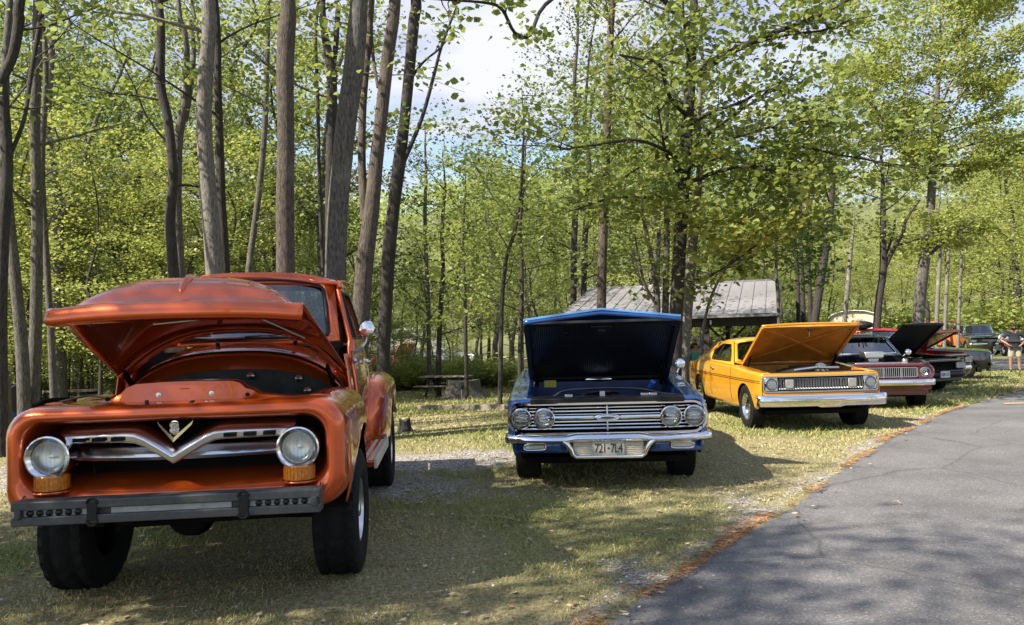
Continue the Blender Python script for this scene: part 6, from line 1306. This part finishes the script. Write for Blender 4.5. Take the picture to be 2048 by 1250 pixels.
def build_trailers():
    p = at(812, 690, 62); z = T(p.x, p.y)
    c = thing('box_trailer', 'long white trailer standing far back behind the trunks', 'trailer', (p.x, p.y, z), .1)
    part('body', WHTP, c, lambda b: b.box((0, 0, 1.75), (6.5, 2.3, 2.3)), bevel=.08, seg=3); part('roof', WHTP, c, lambda b: b.box((0, 0, 2.93), (6.5, 2.2, .08)), bevel=.03)
    part('window', BLACK, c, lambda b: b.box((1.6, -1.16, 1.9), (.7, .04, .5)), bevel=.02); part('chassis', DARK, c, lambda b: b.box((0, 0, .52), (6.6, 1.6, .18)))
    tm = tyre_mesh(.34, .2, .2, n=40, knob=False)
    for i, q in enumerate((-.5, .5)):
        for s in (-1, 1): o = link('wheel', tm, RUBBER if i == 0 and s == -1 else None, c); o.location = (q, s*1.0, .34); o.rotation_euler = (0, 0, math.pi/2)
    p = at(1712, 655, 44); z = T(p.x, p.y)
    c = thing('camper_trailer', 'beige camper with pale curved roof behind the yellow coupe', 'camper', (p.x, p.y, z), -.5)
    BEI = mat('camper_beige', (.55, .46, .34), .5, var=.08); 
    def bod(b):
        prof = [(-1.25, .5), (1.25, .5), (1.25, 2.35), (1.1, 2.52), (.6, 2.66), (0, 2.70), (-.6, 2.66), (-1.1, 2.52), (-1.25, 2.35)]
        b.grid([[(x, yy, q) for x, q in prof] for yy in (-1.6, 1.6)], cu=True); n = len(prof); k = len(b.v)
        b.add([(x, -1.6, q) for x, q in prof], [tuple(range(n))]); b.add([(x, 1.6, q) for x, q in prof], [tuple(range(n))])
    part('body', BEI, c, bod, smooth=30)
    part('roof', mat('camper_roof', (.55, .66, .62), .4), c, lambda b: b.grid([[(x, yy, q) for x, q in [(-1.35, 2.33), (-1.1, 2.56), (-.6, 2.71), (0, 2.75), (.6, 2.71), (1.1, 2.56), (1.35, 2.33)]] for yy in (-1.75, 0, 1.75)]), solid=.05)
    dr = part('door', mat('camper_tan', (.42, .30, .19), .5), c, lambda b: b.box((.2, -1.62, 1.35), (.75, .04, 1.7)), bevel=.01); part('handle', STEEL, dr, lambda b: b.box((.48, -1.66, 1.3), (.05, .04, .12)))
    part('window', BLACK, c, lambda b: b.box((-.75, -1.62, 1.7), (.5, .03, .5)), bevel=.02); part('chassis', DARK, c, lambda b: b.box((0, 0, .42), (2.2, 3.4, .14)))
    for s in (-1, 1): o = link('wheel', tm, None, c); o.location = (s*1.15, .1, .34)
build_trailers()
def build_motorcycles():
    LAV = mat('motorcycle_white', (.60, .58, .66), .3, 0, coat=.8)
    c0 = thing('motorcycle', 'touring motorcycle parked on the grass across the road', 'motorcycle', (0, 0, 0), 0, 'motorcycles across the road')
    tm = tyre_mesh(.32, .13, .22, n=40, knob=False); rm = rim_mesh(.22, .13, 'spoke', 6)
    for i, q in enumerate((-.75, .75)): o = link('wheel', tm, RUBBER if i == 0 else None, c0); o.location = (0, q, .32); r_ = link('rim', rm, CHROME if i == 0 else None, o)
    part('frame', BLACK, c0, lambda b: (b.tube([(0, .7, .35), (0, .35, .55), (0, -.3, .6), (0, -.55, .85), (0, -.75, .33)], .03, 6),))
    part('tank', LAV, c0, lambda b: b.lathe([(.001, -.28), (.10, -.24), (.15, -.05), (.13, .18), (.001, .28)], (0, -.12, .82), ax=(0, 1, 0), n=14, sz=.85))
    part('seat', BLACK, c0, lambda b: b.box((0, .40, .76), (.30, .62, .12)), bevel=.05)
    part('engine', STEEL, c0, lambda b: (b.box((0, 0, .45), (.34, .42, .30)), b.tube([(.14, -.2, .4), (.2, 0, .25), (.2, .7, .28)], .04, 6)), bevel=.02)
    part('fairing', LAV, c0, lambda b: b.lathe([(.001, .18), (.18, .14), (.27, 0), (.25, -.1)], (0, -.62, .98), n=16), smooth=60); part('windscreen', GLASS, c0, lambda b: b.grid([[(u*.2, -.66+.05*u*u, 1.15) for u in (-1, 0, 1)], [(u*.14, -.56+.05*u*u, 1.42) for u in (-1, 0, 1)]]))
    part('handlebar', CHROME, c0, lambda b: b.tube([(-.42, -.28, 1.0), (-.2, -.45, 1.05), (.2, -.45, 1.05), (.42, -.28, 1.0)], .016, 6))
    part('saddlebag', BLACK, c0, lambda b: [b.box((s*.27, .68, .58), (.18, .5, .32)) for s in (-1, 1)], split=True, bevel=.05, seg=3); part('headlight', REFL, c0, lambda b: b.lathe([(.08, 0), (.09, .03), (.05, .06), (.001, .065)], (0, -.82, .95), n=14))
    part('front_fender', REDP, c0, lambda b: b.grid([[(x, -.75+.37*math.cos(a), .32+.37*math.sin(a)) for x in (-.08, 0, .08)] for a in [R(20+130*k/8) for k in range(9)]]), solid=.01); part('stand', STEEL, c0, lambda b: b.tube([(-.1, .1, .3), (-.28, .15, .01)], .015, 5))
    sp = [(1999, 707, 41, -.3), (2012, 706, 42.5, .4), (2036, 705, 43, .6)]
    for i, (u, v, Y, a) in enumerate(sp):
        o = c0 if i == 0 else copy_tree(c0); p = at(u, v, Y); o.location = (p.x, p.y, T(p.x, p.y)); o.rotation_euler = (0, R(4), a)
build_motorcycles()
# ================================================================ people
SKIN = mat('skin', (.42, .24, .17), .55, var=.08)
SKIN2 = mat('skin_tan', (.30, .165, .11), .55, var=.08)
def skin_body(name, joints, edges, root, m_, parent, sub=2):
    me = bpy.data.meshes.new(name); ks = list(joints); ix = {k: i for i, k in enumerate(ks)}
    me.from_pydata([joints[k][0] for k in ks], [(ix[a], ix[b]) for a, b in edges], []); o = bpy.data.objects.new(name, me); COL.objects.link(o)
    o.modifiers.new('skin', 'SKIN'); s = o.modifiers.new('sub', 'SUBSURF'); s.levels = s.render_levels = sub
    for i, k in enumerate(ks):
        v = me.skin_vertices[0].data[i]; r_ = joints[k][1]; v.radius = r_ if isinstance(r_, tuple) else (r_, r_); v.use_root = (k == root)
    apply_mods(o); o.data.name = name; o.data.materials.append(m_); o.data.shade_smooth(); o.parent = parent; return o
def person(label, loc, rz, h=1.76, shirt=(.02, .02, .025), legs=(.45, .40, .31), shorts=True, arms='hips', hair=(.02, .015, .012), cap=None, skin=None, bald=False, beard=False, lean=0, sit=False):
    skin = skin or SKIN; s = h/1.76; o = thing('person', label, 'person', loc, rz); o.scale = (s, s, s)
    # faces -y.  z up
    def ln(p): x, y, z = p; d = z-.95; return (x, y-math.sin(lean)*d, .95+math.cos(lean)*d) if z > .95 else p
    hipz = .95
    J = {'pel': ((0, .0, .95), (.15, .11)), 'bel': ((0, -.02, 1.10), (.155, .125)), 'che': ((0, .0, 1.30), (.165, .12)), 'sho': ((0, .01, 1.43), (.13, .085)), 'nec': ((0, .0, 1.52), .055), 'hea': ((0, -.015, 1.60), (.075, .085)), 'top': ((0, -.01, 1.70), (.070, .082))}
    E = [('pel', 'bel'), ('bel', 'che'), ('che', 'sho'), ('sho', 'nec'), ('nec', 'hea'), ('hea', 'top')]
    for n, q in (('l', 1), ('r', -1)):
        if sit: J.update({n+'hip': ((q*.10, -.02, .92), .10), n+'kne': ((q*.14, -.44, .92), .065), n+'ank': ((q*.14, -.46, .50), .042), n+'toe': ((q*.14, -.60, .46), .034)})
        else: J.update({n+'hip': ((q*.10, 0, .86), .098), n+'kne': ((q*.13, -.01, .48), .062), n+'cal': ((q*.135, .015, .34), .058), n+'ank': ((q*.14, .02, .09), .038), n+'toe': ((q*.16, -.13, .035), .034)})
        E += [('pel', n+'hip'), (n+'hip', n+'kne')]+([(n+'kne', n+'ank')] if sit else [(n+'kne', n+'cal'), (n+'cal', n+'ank')])+[(n+'ank', n+'toe')]
        if arms == 'hips': sh, el, wr, pa = (q*.20, .01, 1.41), (q*.40, .06, 1.16), (q*.23, -.10, 1.02), (q*.185, -.125, .985)
        elif arms == 'forward': sh, el, wr, pa = (q*.20, .0, 1.40), (q*.25, -.08, 1.14), (q*.18, -.30, 1.10), (q*.16, -.37, 1.10)
        else: sh, el, wr, pa = (q*.20, .01, 1.41), (q*.25, .03, 1.13), (q*.25, -.04, .90), (q*.25, -.06, .82)
        J.update({n+'sh': (sh, .062), n+'el': (el, .043), n+'wr': (wr, .030), n+'pa': (pa, (.040, .020))})
        E += [('sho', n+'sh'), (n+'sh', n+'el'), (n+'el', n+'wr'), (n+'wr', n+'pa')]
        d = Vector(pa)-Vector(wr); d.normalize(); sd = d.cross(Vector((0, 0, 1))); sd = sd.normalized() if sd.length > .1 else Vector((0, 1, 0)); cu = Vector((-q, 0, -.4)).normalized()
        for f, (w_, l_) in enumerate(((-.027, .062), (-.009, .072), (.009, .070), (.026, .055))):
            b0 = Vector(pa)+sd*w_+d*.03; b1 = b0+d*l_*.6; b2 = b1+(d*.5+cu*.5).normalized()*l_*.5
            J[n+'f%da' % f] = (tuple(b0), .0095); J[n+'f%db' % f] = (tuple(b1), .009); J[n+'f%dc' % f] = (tuple(b2), .0075); E += [(n+'pa', n+'f%da' % f), (n+'f%da' % f, n+'f%db' % f), (n+'f%db' % f, n+'f%dc' % f)]
        t0 = Vector(wr)+d*.03+sd*.035; t1 = t0+(d+sd).normalized()*.045; J[n+'t0'] = (tuple(t0), .012); J[n+'t1'] = (tuple(t1), .009); E += [(n+'wr', n+'t0'), (n+'t0', n+'t1')]
    if lean: J = {k: (ln(p), r_) for k, (p, r_) in J.items()}
    body = skin_body('body', J, E, 'pel', skin, o)
    # clothing as slightly larger shells
    G = lambda k, f: (J[k][0], tuple(x*f for x in J[k][1]) if isinstance(J[k][1], tuple) else J[k][1]*f)
    sm = mat('shirt_%d_%d' % (int(shirt[0]*999), int(shirt[2]*999)), shirt, .9, var=.15, vscale=30); pm = mat('trousers_%d' % int(legs[0]*999), legs, .9, var=.15, vscale=30)
    S_ = {'z': (tuple(Vector(J['pel'][0])-Vector((0, 0, .09))), (.172, .135)), 'a': (J['pel'][0], (.172, .132)), 'bel': G('bel', 1.12), 'che': G('che', 1.10), 'sho': G('sho', 1.2), 'n': (tuple(Vector(J['sho'][0]).lerp(Vector(J['nec'][0]), .45)), .075)}; SE = [('z', 'a'), ('a', 'bel'), ('bel', 'che'), ('che', 'sho'), ('sho', 'n')]
    for n in 'lr':
        S_[n+'s'] = (tuple(Vector(J[n+'sh'][0])+Vector((0, 0, .008))), .088); S_[n+'m'] = (tuple(Vector(J[n+'sh'][0]).lerp(Vector(J[n+'el'][0]), .70)), .072); SE += [('sho', n+'s'), (n+'s', n+'m')]
    skin_body('shirt', S_, SE, 'a', sm, o)
    P_ = {'p': (tuple(Vector(J['pel'][0])+Vector((0, 0, .04))), (.165, .125)), 'c': ((0, .0, .90), (.158, .122))}; PE = [('p', 'c')]
    for n in 'lr':
        P_[n+'h'] = G(n+'hip', 1.18); P_[n+'k'] = (tuple(Vector(J[n+'hip'][0]).lerp(Vector(J[n+'kne'][0]), .98 if shorts else 1)), .102); PE += [('c', n+'h'), (n+'h', n+'k')]
        if not shorts: P_[n+'a'] = (tuple(Vector(J[n+'ank'][0])+Vector((0, 0, .03))), .062); PE += [(n+'k', n+'a')]
    skin_body('trousers', P_, PE, 'p', pm, o)
    for n in 'lr':
        A, B = Vector(J[n+'ank'][0]), Vector(J[n+'toe'][0]); skin_body('shoe', {'a': (tuple(A+Vector((0, .02, .03))), .066), 'h': (tuple(A+Vector((0, .035, -.035))), .066), 'b': (tuple(B+Vector((0, 0, .005))), (.068, .052)), 'c': (tuple(B+Vector((0, -.06, 0))), (.058, .046))}, [('a', 'h'), ('h', 'b'), ('b', 'c')], 'a', BLACK, o)
    hd = Vector(J['top'][0]); fc = Vector(J['hea'][0]); hm = mat('hair_%d' % int(hair[0]*999), hair, .8)
    if cap:
        cm = mat('cap_%d_%d' % (int(cap[0]*999), int(cap[1]*999)), cap, .8)
        part('cap', cm, o, lambda b: (b.lathe([(.094, -.03), (.097, .0), (.088, .04), (.06, .068), (.001, .078)], hd+Vector((0, 0, .012)), ax=(0, 0, 1), n=20), b.lathe([(.001, .002), (.10, .0), (.105, -.008)], hd+Vector((0, -.075, -.012)), ax=(0, -.15, 1), n=16, sz=.75)), smooth=60)
        part('hair', hm, o, lambda b: b.lathe([(.085, -.10), (.095, -.06), (.093, -.02)], hd+Vector((0, .012, 0)), ax=(0, 0, 1), n=18))
    elif not bald: part('hair', hm, o, lambda b: b.lathe([(.088, -.06), (.093, -.01), (.088, .035), (.06, .065), (.001, .078)], hd+Vector((0, .014, .008)), ax=(0, 0, 1), n=20), smooth=60)
    else: part('hair', hm, o, lambda b: b.lathe([(.082, -.075), (.0885, -.04), (.087, -.005), (.078, .02)], hd+Vector((0, .008, .01)), ax=(0, 0, 1), n=20), smooth=60)
    if beard: part('beard', hm, o, lambda b: b.lathe([(.001, -.055), (.045, -.05), (.07, -.01), (.074, .03)], fc+Vector((0, -.018, -.03)), ax=(0, 0, 1), n=16), smooth=60)
    part('nose', skin, o, lambda b: b.lathe([(.016, -.02), (.014, .0), (.008, .022), (.001, .03)], fc+Vector((0, -.10, .03)), ax=(0, -.3, 1), n=8), smooth=60)
    part('eye', mat('eye_dark', (.01, .01, .01), .3), o, lambda b: [b.lathe([(.010, -.004), (.009, .004), (.001, .007)], fc+Vector((q*.030, -.088, .055)), n=8) for q in (-1, 1)], split=True)
    part('mouth', mat('lips', (.25, .10, .08), .6), o, lambda b: b.box(fc+Vector((0, -.098, -.015)), (.045, .008, .010)))
    part('ear', skin, o, lambda b: [b.lathe([(.024, -.008), (.026, .004), (.016, .010), (.001, .006)], fc+Vector((q*.083, .0, .035)), ax=(q, 0, 0), n=10) for q in (-1, 1)], split=True)
    return o
p = at(2031, 742, 27.6); person('bearded man in black t-shirt and khaki shorts with hands on hips', (p.x, p.y, T(p.x, p.y)), R(-20), 1.80, beard=True, bald=True, skin=SKIN2)
p = at(1393, 740, 25.2); person('person in teal shirt and grey cap seen from behind at the pavilion', (p.x, p.y, T(p.x, p.y)), R(170), 1.70, shirt=(.06, .30, .29), legs=(.05, .06, .09), shorts=False, arms='forward', cap=(.40, .38, .36))
p = at(1784, 720, 19.8); person('person in red cap bending down behind the black compact', (p.x, p.y, T(p.x, p.y)), R(60), 1.74, shirt=(.05, .06, .14), legs=(.04, .05, .08), shorts=False, arms='forward', cap=(.45, .03, .03), lean=R(38))
p = at(1461, 740, 22.0); person('grey-haired person in pale blue shirt glimpsed through the coupe windows', (p.x, p.y, T(p.x, p.y)-.20), R(-60), 1.70, shirt=(.36, .45, .58), legs=(.08, .09, .13), shorts=False, arms='forward', hair=(.45, .43, .40))
